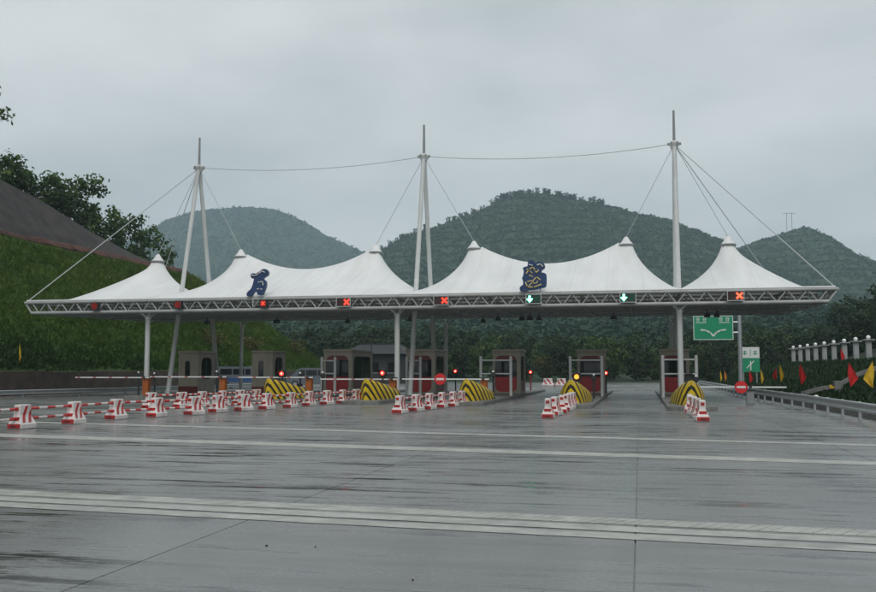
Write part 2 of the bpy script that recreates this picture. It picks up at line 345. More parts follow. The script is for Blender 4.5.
def children(o): return [c for c in bpy.data.objects if c.parent == o]
KIDS = {}
def dup(root, loc, rz=0.0, label=None, group=None, scale=None):
    """copy of a thing with its parts and sub-parts"""
    def tree(o):
        if o.name not in KIDS: KIDS[o.name] = children(o)
        return KIDS[o.name]
    r = root.copy(); C.objects.link(r); r.location = loc; r.rotation_euler = (0, 0, rz)
    if scale is not None: r.scale = scale if hasattr(scale, '__len__') else (scale,) * 3
    if label: r['label'] = label
    if group: r['group'] = group
    for ch in tree(root):
        c = ch.copy(); C.objects.link(c); c.parent = r
        for g_ in tree(ch):
            d = g_.copy(); C.objects.link(d); d.parent = c
    return r

def smoothstep(a, b, x):
    t = np.clip((x - a) / (b - a), 0, 1); return t * t * (3 - 2 * t)

def vnoise(x, y, seed=0):
    """smooth value noise on numpy arrays"""
    xi, yi = np.floor(x), np.floor(y); fx, fy = x - xi, y - yi
    fx = fx * fx * (3 - 2 * fx); fy = fy * fy * (3 - 2 * fy)
    def h(a, b):
        v = np.sin(a * 127.1 + b * 311.7 + seed * 74.7) * 43758.5453; return v - np.floor(v)
    return (h(xi, yi) * (1 - fx) + h(xi + 1, yi) * fx) * (1 - fy) + (h(xi, yi + 1) * (1 - fx) + h(xi + 1, yi + 1) * fx) * fy

def fbm(x, y, seed=0, o=4):
    return sum(vnoise(x * 2 ** k, y * 2 ** k, seed + k) / 2 ** (k + 1) for k in range(o))

def grid_faces(nu, nv):
    i = np.arange(nu * nv).reshape(nu, nv)
    return np.stack([i[:-1, :-1], i[1:, :-1], i[1:, 1:], i[:-1, 1:]], -1).reshape(-1, 4)

def leaf_quads(P, size, up=0.35, outward=None):
    """one randomly turned, slightly folded quad leaf per point -> V, F"""
    n = len(P); d = rng.normal(size=(n, 3))
    if outward is not None: d = d * 0.7 + outward
    d[:, 2] += up; d /= np.linalg.norm(d, axis=1)[:, None] + 1e-9
    a = np.cross(d, rng.normal(size=(n, 3))); a /= np.linalg.norm(a, axis=1)[:, None] + 1e-9
    b = np.cross(d, a); s = (size * rng.uniform(0.6, 1.4, n))[:, None]
    V = np.stack([P - a * s * 0.5, P + b * s * 0.32, P + a * s * 0.5, P - b * s * 0.32], 1).reshape(-1, 3)
    return V, np.arange(4 * n).reshape(n, 4)

# ------------------------------------------------------------------ the setting: ground, pavement, markings
gsheet = MB().add([(-3000, -600, -0.30), (3000, -600, -0.30), (3000, 3600, -0.30), (-3000, 3600, -0.30)], [(0, 1, 2, 3)]).build('ground', 'ground', fix=False)
kind(gsheet, 'structure')
pave = MB().box((-14.5, 55, -0.155), (49, 150, 0.27)).build('pavement', 'road'); kind(pave, 'structure')   # top at -0.02
road_far = MB().add([(-38, 60, -0.003), (9.8, 60, -0.003), (9.8, 129, -0.003), (-38, 129, -0.003)], [(0, 1, 2, 3)]).build('road', 'road', fix=False); kind(road_far, 'structure')
SW, SL = 4.05, 5.0
slab_me = None
for i in range(-9, 3):
    for j in range(-1, 12):
        if slab_me is None:
            so = MB().box((0, 0, -0.0095), (SW - 0.014, SL - 0.010, 0.019)).build('slab', 'road', pave); slab_me = so.data
        else:
            so = bpy.data.objects.new('slab', slab_me); C.objects.link(so); so.parent = pave
        so.location = (-0.07 + (i - 0.5) * SW, j * SL + 2.5, 0)

def band(name, p0, p1, w0, w1, z=0.004, mat='line', ext=1.0, hatch=None, gap=0.02):
    """painted line between two ground points, its width along Y; hatched ones are rows of raised blocks"""
    b = MB(); p0, p1 = Vector(p0), Vector(p1); d = (p1 - p0); Ln = d.length; d.normalize()
    p0 = p0 - d * ext; p1 = p1 + d * ext; Ln = (p1 - p0).length
    if not hatch:
        n = 60
        jit = [(random.uniform(-0.012, 0.012), random.uniform(-0.012, 0.012)) for _ in range(n + 1)]
        vs = []
        for k in range(n + 1):
            t = k / n; p = p0.lerp(p1, t); w = (w0 + (w1 - w0) * t) / 2
            vs += [(p.x, p.y - w + jit[k][0], z), (p.x, p.y + w + jit[k][1], z)]
        b.add(vs, [(2 * k, 2 * k + 2, 2 * k + 3, 2 * k + 1) for k in range(n)])
        return b.build(name, mat, pave, fix=False)
    k = 0; t = 0.0
    while t < Ln:
        p = p0 + d * t; q = p0 + d * (t + hatch - gap); w = (w0 + (w1 - w0) * t / Ln) / 2; sk = 0.10
        zz = z + random.uniform(0.0, 0.002)
        vs = [(p.x - sk, p.y - w, 0.001), (q.x - sk, q.y - w, 0.001), (q.x + sk, q.y + w, 0.001), (p.x + sk, p.y + w, 0.001)]
        vs += [(x, y, zz) for x, y, _ in vs]
        b.add(vs, [(4, 5, 6, 7), (0, 1, 5, 4), (1, 2, 6, 5), (2, 3, 7, 6), (3, 0, 4, 7)]); t += hatch
    return b.build(name, mat, pave)
# three close vibration strips, then two single lines farther on
for (pa_, pb_, wa_, wb_, gp_) in (((-8.22, 10.80), (2.23, 9.93), 0.40, 0.33, 0.014), ((-7.82, 10.27), (2.13, 9.47), 0.34, 0.30, 0.006), ((-7.47, 9.82), (2.03, 9.05), 0.32, 0.29, 0.006)):
    band('strip_base', pa_, pb_, wa_ - .01, wb_ - .01, 0.003, ext=6)
    band('rumble_strip', pa_, pb_, wa_, wb_, 0.0055, hatch=0.13 if wa_ > .39 else None, gap=0.012, ext=6)
band('lane_stop_line', (-15.3, 20.1), (3.9, 17.3), 0.95, 0.62, ext=4)
band('lane_stop_line', (-19.0, 25.4), (4.88, 21.45), 0.62, 0.5, ext=2)

pb_me = None
for x, y, r_p in [(-3.35, 8.05, .012), (-2.9, 8.1, .009), (-1.72, 7.0, .009)]:
    bm_ = bmesh.new(); bmesh.ops.create_icosphere(bm_, subdivisions=2, radius=r_p)
    for v_ in bm_.verts: v_.co *= random.uniform(.8, 1.15); v_.co.z *= 0.65
    me_ = bpy.data.meshes.new('pebble'); bm_.to_mesh(me_); bm_.free(); me_.materials.append(M['rubber'])
    po = bpy.data.objects.new('pebble', me_); C.objects.link(po); po.location = (x, y, r_p * .6)
    tag(po, 'tiny dark pebble lying on the wet concrete', 'pebble', 'pebbles on the concrete')

# ------------------------------------------------------------------ toll islands
ISL = [-27.5, -22.6, -17.68, -12.74, -7.82, -2.9, 2.0]
ISL_START = [46.6, 46.6, 41.6, 41.6, 41.3, 39.4, 38.0]
isl_lab = ['low concrete toll island under the outermost left canopy post, by the brown wall',
           'low concrete toll island with plain beige booth, second from the brown wall',
           'low concrete toll island with the leftmost striped nose, third from the brown wall',
           'low concrete toll island under the middle canopy post and mast',
           'low concrete toll island between the middle mast and the amber lamp lane',
           'low concrete toll island with the glowing amber lamp',
           'low concrete toll island under the canopy post nearest the right guardrail']
for X, y0, lab in zip(ISL, ISL_START, isl_lab):
    t = thing('toll_island', lab, 'traffic island', (X, y0, 0), 0, 'toll islands')
    Ln = 69 - y0; poly = []
    for k in range(13):
        a = math.pi * k / 12; poly.append((0.95 * math.cos(math.pi - a) * -1, -0.6 * math.sin(a)))
    poly = [(x, y) for x, y in poly] + [(-0.95, Ln), (0.95, Ln)]
    # kerb ring and paved top
    o = MB().prism(poly, 0.0, 0.16, 'Z').build('kerb', 'kerb', t)
    inner = [(x * 0.84, y * 0.8 + 0.12 if y < 1 else y - 0.15) for x, y in poly]
    MB().prism(inner, 0.158, 0.175, 'Z').build('paved_top', 'kerb', t)

# ------------------------------------------------------------------ crash noses (striped prows)
def nose_mesh():
    b = MB(); rs = []; n = 13
    for i in range(15):
        t = i / 14; s = 3.9 * t
        w = 0.09 + 0.62 * math.sqrt(max(0, 1 - (1 - t) ** 2.1)); h = 1.02 - 0.50 * t ** 1.15
        ring = []
        for k in range(n):
            a = math.pi * k / (n - 1); cx = -math.cos(a); sz = math.sin(a)
            ring.append((w * (abs(cx) ** 0.72) * (1 if cx > 0 else -1), s - 0.10 * (1 - t) * sz, h * (sz ** 0.62)))
        rs.append(ring)
    b.rings(rs, closed=True, cap=True); return b
nose0 = None
nl = [(2, 42.4, 'yellow and black chevron crash nose beside the orange boom cabinet, nearest the brown wall'),
      (3, 42.4, 'yellow and black chevron crash nose in front of the middle canopy post'),
      (4, 42.0, 'yellow and black chevron crash nose between the middle canopy post and the amber lamp'),
      (5, 40.0, 'yellow and black chevron crash nose below the glowing amber lamp'),
      (6, 38.6, 'yellow and black chevron crash nose under the canopy post nearest the right guardrail')]
for i, y, lab in nl:
    if nose0 is None:
        nose0 = thing('crash_nose', lab, 'crash cushion', (ISL[i], y, 0.175), 0, 'striped crash noses')
        nb = nose_mesh().build('shell', 'nose', nose0, smooth=True)
        MB().prism([(-0.74, 3.55), (0.74, 3.55), (0.74, 4.02), (-0.74, 4.02)], 0.0, 0.06, 'Z').build('base_plate', 'dark', nose0)
    else: dup(nose0, (ISL[i], y, 0.175), 0, lab)

# ------------------------------------------------------------------ toll booths
def rrect(x0, x1, z0, z1, r, n=6):
    pts = []
    for cx, cz, a0 in ((x1 - r, z0 + r, -90), (x1 - r, z1 - r, 0), (x0 + r, z1 - r, 90), (x0 + r, z0 + r, 180)):
        for k in range(n + 1):
            a = R(a0 + 90 * k / n); pts.append((cx + r * math.cos(a), cz + r * math.sin(a)))
    return pts

def holed_panel(b, W0, W1, H0, H1, hole, d0, d1, axis):
    """wall panel with one rounded opening (outer loop sampled to match the hole loop)"""
    cx = sum(p[0] for p in hole) / len(hole); cz = sum(p[1] for p in hole) / len(hole); outer = []
    q = len(hole) // 4
    corners = [(W1, H0), (W1, H1), (W0, H1), (W0, H0)]
    mids = [(W1, None), (None, H1), (W0, None), (None, H0)]
    for c in range(4):
        for k in range(q):
            p = hole[c * q + k]; cor = corners[c]
            h = (q - 1) / 2
            if abs(k - h) < 0.6: outer.append(cor)
            elif (k < h) == (c % 2 == 0): outer.append((p[0], cor[1]))
            else: outer.append((cor[0], p[1]))
    n = len(hole)
    def P(a, z, d): return (a, d, z) if axis == 'Y' else (d, a, z)
    vs = [P(a, z, d0) for a, z in outer] + [P(a, z, d0) for a, z in hole] + [P(a, z, d1) for a, z in outer] + [P(a, z, d1) for a, z in hole]
    fs = []
    for k in range(n):
        m = (k + 1) % n
        fs += [(k, m, n + m, n + k), (2 * n + k, 3 * n + k, 3 * n + m, 2 * n + m), (n + k, n + m, 3 * n + m, 3 * n + k), (k, 2 * n + k, 2 * n + m, m)]
    b.add(vs, fs)

def booth(loc, W, Dp, H, style, label):
    t = thing('toll_booth', label, 'toll booth', loc, 0, 'toll booths')
    w = W / 2; th = 0.08
    if style == 'front': hole = rrect(-w + 0.14, w - 0.20, 0.12, H - 0.22, 0.34)
    else: hole = rrect(-0.24, 0.10, 0.95, 2.0, 0.165)
    b = MB(); holed_panel(b, -w, w, 0, H, hole, 0, th, 'Y'); b.build('front_wall', 'beige', t)
    sh = rrect(0.40, Dp - 0.42, 0.12 if style == 'front' else 0.85, H - 0.25, 0.40)
    for s in (-1, 1):
        b = MB(); x0 = s * (w - th / 2) - th / 2; holed_panel(b, th + 0.002, Dp - th - 0.002, 0, H, sh, x0, x0 + th, 'X'); b.build('side_wall', 'beige', t)
        x = s * (w - 0.065)
        gl = MB().box((x, Dp / 2, 1.55), (0.02, Dp - 0.7, 1.5)).build('side_window', 'glass', t)
        MB().box((x + s * 0.012, Dp / 2, 1.55), (0.03, 0.05, 1.5)).build('mullion', 'dark', gl)
        MB().box((x, Dp / 2, 0.46), (0.03, Dp - 0.72, 0.66)).build('lower_panel', 'dark_red' if style == 'front' else 'beige', t)
    b = MB(); holed_panel(b, -w, w, 0, H, rrect(-w + 0.2, w - 0.2, 0.9, H - 0.3, 0.25), Dp - th, Dp, 'Y'); b.build('rear_wall', 'beige', t)
    MB().box((0, Dp - 0.05, 1.5), (W - 0.3, 0.02, 1.5)).build('rear_window', 'glass', t)
    if style == 'front':
        MB().box((-0.03, 0.058, 0.56), (W - 0.36, 0.03, 0.90)).build('red_panel', 'booth_red', t)
        g_ = MB().box((-0.03, 0.064, 1.55), (W - 0.36, 0.02, 1.06)).build('front_window', 'glass', t)
        MB().box((0.24, 0.045, 1.55), (0.04, 0.02, 1.05)).build('mullion', 'dark', g_)
        MB().box((-0.03, 0.058, H - 0.34), (W - 0.36, 0.03, 0.27)).build('header_panel', 'dark_red', t)
    else:
        MB().box((-0.07, 0.064, 1.48), (0.36, 0.02, 1.10)).build('slit_window', 'glass', t)
        MB().box((0, -0.012, 0.21), (W - 0.06, 0.02, 0.40)).build('red_skirt', 'dark_red', t)
        MB().box((-0.07, -0.03, 2.10), (0.5, 0.08, 0.05)).build('drip_ledge', 'beige', t)
    rf = MB().box((0, Dp / 2, H + 0.085), (W + 0.10, Dp + 0.14, 0.16), bev=0.03).build('roof', 'beige', t)
    return t
zi = 0.175
booth((ISL[0], 53.2, zi), 1.35, 2.3, 2.45, 'rear', 'plain beige booth with narrow slit window, behind the outermost left mast leg')
booth((ISL[1], 53.2, zi), 1.35, 2.1, 2.45, 'rear', 'plain beige booth with narrow slit window behind the leftmost red signal lamp')
booth((ISL[2], 53.0, zi), 1.75, 4.4, 2.5, 'front', 'long beige and red booth with two rounded windows beside the small hip roofed house')
booth((ISL[3], 53.6, zi), 1.75, 3.2, 2.5, 'front', 'beige and red booth between the middle mast legs')
booth((ISL[4], 55.2, zi), 1.65, 2.6, 2.5, 'front', 'beige and red booth behind a white guard frame, next right of the middle mast')
booth((ISL[5], 57.0, zi), 1.65, 2.6, 2.5, 'front', 'beige and red booth behind the guard frame with the amber lamp')
booth((ISL[6], 56.0, zi), 1.65, 2.6, 2.5, 'front', 'beige and red booth hidden partly by the right canopy post')

# ------------------------------------------------------------------ guard frames
def guard_frame(loc, W, lab):
    t = thing('guard_frame', lab, 'frame', loc, 0, 'white pipe guard frames')
    for s in (-1, 1):
        p = MB().tube((s * W / 2, 0, 0), (s * W / 2, 0, 2.12), 0.085, n=14).build('post', 'white_steel', t, smooth=True)
        MB().lathe([(0.088, 0), (0.085, 0.03), (0.05, 0.07), (0.01, 0.08)], (s * W / 2, 0, 2.12), 14).build('post_cap', 'white_steel', p, smooth=True)
    for z in (1.96, 1.22):
        MB().tube((-W / 2, 0, z), (W / 2, 0, z), 0.045, n=10).build('crossbar', 'white_steel', t, smooth=True)
guard_frame((ISL[2], 51.3, zi), 0.8, 'narrow white pipe frame before the long two-window booth')
guard_frame((ISL[3], 51.9, zi), 0.8, 'narrow white pipe frame beside the middle mast leg')
guard_frame((ISL[4], 51.0, zi), 1.68, 'wide white pipe frame before the booth next right of the middle mast')
guard_frame((ISL[5], 51.6, zi), 1.72, 'wide white pipe frame with an amber lamp before it')
guard_frame((ISL[6], 49.6, zi), 1.68, 'wide white pipe frame straddling the right canopy post')

# ------------------------------------------------------------------ canopy
cano = thing('toll_canopy', 'long white tensile tent canopy on steel truss, posts and three masts', 'canopy', (-12.74, 54.4, 0))
OX, OY = -12.74, 54.4
def cp(x, y, z): return (x - OX, y - OY, z)
XL, XR, YF, YB, ZT, ZB, ZR = -35.0, 9.4, 47.5, 61.3, 5.5, 4.90, 5.14
def zb(y): return ZB + (ZR - ZB) * (y - YF) / (YB - YF)
# front truss: chords and one part per zigzag diagonal
ft = MB().tube(cp(XL, YF, ZT), cp(XR, YF, ZT), 0.085, n=10).build('front_truss', 'truss', cano, smooth=True)
MB().tube(cp(XL + 0.45, YF, ZB), cp(XR - 0.45, YF, ZB), 0.095, n=10).build('bottom_chord', 'truss', ft, smooth=True)
MB().tube(cp(XL, YF + 0.75, ZT), cp(XR, YF + 0.75, ZT), 0.07, n=8).build('rear_chord', 'truss', ft, smooth=True)
MB().tube(cp(XL + 0.45, YF + 0.75, ZB), cp(XR - 0.45, YF + 0.75, ZB), 0.07, n=8).build('rear_bottom_chord', 'grey_steel', ft, smooth=True)
ND = 92; dx = (XR - XL - 0.9) / ND; dm = {}
for k in range(ND):
    x0 = XL + 0.45 + k * dx; up = k % 2
    if up not in dm:
        a, b_ = ((0, 0, ZT), (dx, 0, ZB)) if up == 0 else ((0, 0, ZB), (dx, 0, ZT))
        o = MB().tube(a, b_, 0.036, n=6).build('diagonal', 'truss', ft); dm[up] = o.data
    else:
        o = bpy.data.objects.new('diagonal', dm[up]); C.objects.link(o); o.parent = ft
    o.location = cp(x0, YF, 0)
for xa, xb in ((XL, XL + 0.45), (XR, XR - 0.45)):
    MB().tube(cp(xa, YF, ZT), cp(xb, YF, ZB), 0.05, n=8).build('end_strut', 'truss', ft)
# second web plane behind, rear truss, side trusses
b = MB()
for k in range(ND // 2):
    x0 = XL + 0.45 + k * dx * 2
    b.tube(cp(x0, YF + 0.75, ZT), cp(x0 + dx, YF + 0.75, ZB), 0.03, n=5); b.tube(cp(x0 + dx, YF + 0.75, ZB), cp(x0 + 2 * dx, YF + 0.75, ZT), 0.03, n=5)
    b.tube(cp(x0, YF, ZB), cp(x0 + dx, YF + 0.75, ZB), 0.025, n=5)
b.build('inner_web', 'truss', ft)
b = MB().tube(cp(XL, YB, ZT), cp(XR, YB, ZT), 0.09, n=8).tube(cp(XL + 0.4, YB, ZR), cp(XR - 0.4, YB, ZR), 0.08, n=8)
for k in range(ND // 2):
    x0 = XL + 0.45 + k * dx * 2
    b.tube(cp(x0, YB, ZT), cp(x0 + dx, YB, ZR), 0.04, n=5); b.tube(cp(x0 + dx, YB, ZR), cp(x0 + 2 * dx, YB, ZT), 0.04, n=5)
b.build('rear_truss', 'truss', cano)
for X, nm in ((XL, 0), (XR, 1)):
    sgn = 1 if nm == 0 else -1
    b = MB().tube(cp(X, YF, ZT), cp(X, YB, ZT), 0.08, n=8).tube(cp(X + sgn * .45, YF, ZB), cp(X + sgn * .45, YB, ZR), 0.08, n=8)
    for k in range(13):
        y = YF + (YB - YF) * k / 13; y2 = YF + (YB - YF) * (k + .5) / 13; y3 = YF + (YB - YF) * (k + 1) / 13
        b.tube(cp(X, y, ZT), cp(X + sgn * .45, y2, zb(y2)), 0.036, n=5); b.tube(cp(X + sgn * .45, y2, zb(y2)), cp(X, y3, ZT), 0.036, n=5)
    b.build('side_truss', 'truss', cano)
xs = sorted(ISL + [(ISL[i] + ISL[i + 1]) / 2 for i in range(6)] + [-30, -32.4, 4.5, 7.0])
for X in xs:
    b = MB().tube(cp(X, YF, ZB + 0.02), cp(X, YB, ZR + 0.02), 0.05, n=6).tube(cp(X, YF, ZT - .04), cp(X, YB, ZT - .04), 0.05, n=6)
    for k in range(10):
        y = YF + (YB - YF) * k / 10; y2 = YF + (YB - YF) * (k + .5) / 10; y3 = YF + (YB - YF) * (k + 1) / 10
        b.tube(cp(X, y, ZT - .04), cp(X, y2, zb(y2)), 0.03, n=5); b.tube(cp(X, y2, zb(y2)), cp(X, y3, ZT - .04), 0.03, n=5)
    b.build('cross_truss', 'grey_steel', cano)  # darker grey than the outer trusses: underside shade put into the colour
for y in (50.2, 52.9, 55.8, 58.6):
    zq = zb(y); b = MB().tube(cp(XL + .45, y, zq - .01), cp(XR - .45, y, zq - .01), 0.05, n=6).tube(cp(XL + .45, y, ZT - .06), cp(XR - .45, y, ZT - .06), 0.05, n=6)
    for k in range(ND // 2):
        x0 = XL + 0.45 + k * dx * 2
        b.tube(cp(x0, y, ZT - .06), cp(x0 + dx, y, zq - .01), 0.03, n=5); b.tube(cp(x0 + dx, y, zq - .01), cp(x0 + 2 * dx, y, ZT - .06), 0.03, n=5)
    b.build('purlin_truss', 'grey_steel', cano)  # same darker grey, canopy shade carried by the paint colour
# posts with bearing heads
for X in (ISL[0], ISL[3], ISL[6]):
    for y, r in ((48.2, 0.145), (61.0, 0.12)):
        p = MB().tube(cp(X, y, 0.17), cp(X, y, 4.62), r, n=18).build('post', 'white_steel', cano, smooth=True)
        b = MB()
        for sx in (-1, 1):
            for sy in (-1, 1): b.tube(cp(X, y, 4.55), cp(X + sx * 0.30, y + sy * 0.34, zb(y) - 0.06), 0.05, n=8)
        b.lathe([(r * 1.25, 0), (r * 1.25, 0.10), (r, 0.14)], cp(X, y, 4.50), 16); b.build('post_head', 'white_steel', p, smooth=True)
        MB().lathe([(r * 1.9, 0), (r * 1.9, 0.05), (r * 1.1, 0.07)], cp(X, y, 0.175), 16).build('foot_plate', 'white_steel', p, smooth=True)
# masts: pairs of legs meeting at a hub, spike above
HUBZ, TOPZ, YM = 14.6, 16.6, 54.3
MX = [-27.62, -12.7, 2.15]
for X in MX:
    m = MB().lathe([(0.20, -0.25), (0.24, -0.10), (0.30, 0.0), (0.30, 0.08), (0.16, 0.2)], cp(X, YM, HUBZ), 14).build('mast', 'white_steel', cano, smooth=True)
    for yf in (50.9, 57.7):
        MB().tube(cp(X, yf, 0.17), cp(X, YM + (0.1 if yf > YM else -0.1), HUBZ - 0.15), 0.15, 0.125, n=16).build('leg', 'white_steel', m, smooth=True)
    MB().tube(cp(X, YM, HUBZ + 0.15), cp(X, YM, TOPZ), 0.085, 0.06, n=12).build('spike', 'grey_steel', m, smooth=True)
    for k in range(6):
        a = k * math.pi / 3; MB().box(cp(X + 0.32 * math.cos(a), YM + 0.32 * math.sin(a), HUBZ + 0.02), (0.14, 0.03, 0.16), rz=a).build('cable_lug', 'grey_steel', m)

# membranes: soap-film relaxation between edges, valley lines, ridge cable and peak rings
def membrane(x0, x1, peaks, ridge_mid, z0l, z0r, full=0.2, out=0):
    h = 0.155; nx = int(round((x1 - x0) / h)) + 1; ny = int(round((YB - YF) / h)) + 1
    xs_ = np.linspace(x0, x1, nx); ys_ = np.linspace(YF, YB, ny); Xg, Yg = np.meshgrid(xs_, ys_, indexing='ij')
    t = (Yg - YF) / (YB - YF); edge = ZT + 0.10
    Z = np.full_like(Xg, edge + 0.8); fix = np.zeros(Xg.shape, bool); val = np.zeros_like(Xg)
    def setv(mask, v): fix[mask] = True; val[mask] = (v[mask] if isinstance(v, np.ndarray) else v)
    setv((Yg <= ys_[0] + 1e-6) | (Yg >= ys_[-1] - 1e-6), edge)
    arch = np.sin(math.pi * t)
    for e, zz in ((0, z0l), (-1, z0r)):
        mk = np.zeros(Xg.shape, bool); mk[e, :] = True; setv(mk, edge + (zz - edge) * arch)
    if len(peaks) == 2:
        (xa, za), (xb, zb) = peaks; jm = np.argmin(abs(ys_ - YM))
        for i, x in enumerate(xs_):
            if xa <= x <= xb:
                u = (x - xa) / (xb - xa); fix[i, jm] = True
                val[i, jm] = za + (zb - za) * u - 4 * u * (1 - u) * ((za + zb) / 2 - ridge_mid)
    for px, pz in peaks:
        mk = (Xg - px) ** 2 + (Yg - YM) ** 2 <= 0.38 ** 2; setv(mk, pz - 0.42)
    Z[fix] = val[fix]
    om = 1.93
    ii, jj = np.meshgrid(np.arange(nx), np.arange(ny), indexing='ij'); red = ((ii + jj) % 2 == 0); inner = np.zeros_like(fix); inner[1:-1, 1:-1] = True
    for it in range(420):
        for col in (red, ~red):
            avg = np.zeros_like(Z); avg[1:-1, 1:-1] = (Z[2:, 1:-1] + Z[:-2, 1:-1] + Z[1:-1, 2:] + Z[1:-1, :-2]) / 4
            mk = col & inner & ~fix; Z[mk] += om * (avg[mk] - Z[mk])
    # tensioned fabric lies between the soap film and straight lines from peak to edge
    pa, pb = peaks[0], peaks[-1]; hy = (YB - YF) / 2
    ry = np.abs(Yg - YM) / np.where(Yg < YM, YM - YF, YB - YM)
    rxl = np.clip((pa[0] - Xg) / (pa[0] - x0), 0, None); rxr = np.clip((Xg - pb[0]) / (x1 - pb[0]), 0, None)
    rx_ = np.maximum(rxl, rxr); rho = np.clip((ry ** 2.6 + rx_ ** 2.6) ** (1 / 2.6), 0, 1)
    crest = np.where(Xg < pa[0], pa[1], np.where(Xg > pb[0], pb[1], 0.0))
    if len(peaks) == 2:
        u = np.clip((Xg - pa[0]) / (pb[0] - pa[0]), 0, 1); inside = (Xg >= pa[0]) & (Xg <= pb[0])
        crest = np.where(inside, pa[1] + (pb[1] - pa[1]) * u - 4 * u * (1 - u) * ((pa[1] + pb[1]) / 2 - ridge_mid), crest)
    else: crest = np.where(crest == 0, pa[1], crest)
    cone = edge + (crest - 0.42 - edge) * (1 - rho) ** 1.1
    wgt = full * np.ones_like(Z)
    if out < 0: wgt = np.where(Xg > pa[0], wgt * np.clip(1 - rxr * 2.5, 0.25, 1), wgt)
    if out > 0: wgt = np.where(Xg < pa[0], wgt * np.clip(1 - rxl * 2.5, 0.25, 1), wgt)
    if out == 0: wgt = wgt * np.clip(1 - rx_ * 2.0, 0, 1)
    Zn = np.maximum(Z, Z + (cone - Z) * wgt); Z = np.where(fix, Z, Zn)
    for _ in range(6):
        Zs = Z.copy(); Zs[1:-1, 1:-1] = (Z[2:, 1:-1] + Z[:-2, 1:-1] + Z[1:-1, 2:] + Z[1:-1, :-2]) / 4; Z = np.where(fix, Z, Zs)
    V = np.stack([Xg - OX, Yg - OY, Z], -1).reshape(-1, 3)
    o = arrays_obj('membrane', V, grid_faces(nx, ny), 'membrane', cano, smooth=True)
    for px, pz in peaks:
        MB().lathe([(0.41, -0.46), (0.42, -0.40), (0.24, -0.18), (0.10, 0.05), (0.03, 0.08)], cp(px, YM, pz), 18).build('peak_cap', 'membrane', o, smooth=True)
        MB().lathe([(0.415, -0.47), (0.445, -0.44), (0.445, -0.39), (0.41, -0.37)], cp(px, YM, pz), 18).build('peak_ring', 'grey_steel', o, smooth=True)
    # hem tube along the front edge
    MB().tube(cp(x0 + .02, YF - 0.02, edge + 0.01), cp(x1 - .02, YF - 0.02, edge + 0.01), 0.045, n=8).build('hem', 'membrane', o, smooth=True)
    return o
PK = [(-30.38, 9.0), (-24.62, 9.15), (-15.72, 9.2), (-9.61, 9.25), (-0.66, 9.23), (5.0, 9.08)]
membrane(XL + 0.1, MX[0], PK[0:1], 0, 5.75, 6.35, 0.8, -1)
membrane(MX[0] + .03, MX[1], PK[1:3], 7.88, 6.35, 6.2, 0.45)
membrane(MX[1] + .03, MX[2], PK[3:5], 7.86, 6.2, 6.1, 0.45)
membrane(MX[2] + .03, XR - 0.1, PK[5:6], 0, 6.1, 5.75, 0.8, 1)
def cable(a, b_, sag=0.0, r=0.03):
    n = 14 if sag else 1; pts = [Vector(a).lerp(Vector(b_), k / n) - Vector((0, 0, 4 * sag * (k / n) * (1 - k / n))) for k in range(n + 1)]
    MB().path([cp(*p) for p in pts], [r] * (n + 1), 6).build('cable', 'cable', cano, smooth=True)
H3 = [(x, YM, HUBZ) for x in MX]
for h_, p in ((0, 0), (0, 1), (1, 2), (1, 3), (2, 4), (2, 5)): cable(H3[h_], (PK[p][0], YM, PK[p][1] + 0.05), r=0.019)
cable((MX[0] + .3, YM, HUBZ), (MX[1] - .3, YM, HUBZ), 0.42, 0.021); cable((MX[1] + .3, YM, HUBZ), (MX[2] - .3, YM, HUBZ), 0.42, 0.021)
for y in (YF, YB): cable(H3[0], (XL + 0.1, y, ZT + .05), r=0.027); cable(H3[2], (XR - 0.1, y, ZT + .05), r=0.027)

# ------------------------------------------------------------------ roof characters
def letter(name, label, cx, scale, crop_c, outline, strokes, z_ref):
    t = thing(name, label, 'sign', (cx, YF - 0.12, 0))
    def P(p): return ((p[0] - crop_c[0]) * scale, z_ref - (p[1] - crop_c[1]) * scale)
    pts = outline; n = len(pts); sm = []
    for k in range(n):                                     # rounded outline
        p0, p1, p2, p3 = pts[k - 1], pts[k], pts[(k + 1) % n], pts[(k + 2) % n]
        for u in (0, 1 / 3, 2 / 3):
            sm.append(tuple(0.5 * (2 * p1[i] + (p2[i] - p0[i]) * u + (2 * p0[i] - 5 * p1[i] + 4 * p2[i] - p3[i]) * u * u + (3 * p1[i] - p0[i] - 3 * p2[i] + p3[i]) * u ** 3) for i in (0, 1)))
    body = MB().prism([P(p) for p in sm], -0.10, 0.10, 'Y').build('character_body', 'letter_blue', t)
    for line, mat_, w in strokes:
        b = MB()
        for a, c in zip(line[:-1], line[1:]):
            a, c = P(a), P(c); dx_, dz_ = c[0] - a[0], c[1] - a[1]; ln = math.hypot(dx_, dz_)
            b.box(((a[0] + c[0]) / 2, -0.125, (a[1] + c[1]) / 2), (ln + w, 0.05, w), ry=-math.atan2(dz_, dx_))
        b.build('stroke', mat_, body)
    for x in (-0.30, 0.36):
        MB().tube((x, 0.05, ZT - 0.45), (x, 0.05, z_ref - 0.35), 0.035, n=8).build('stand', 'white_steel', t)
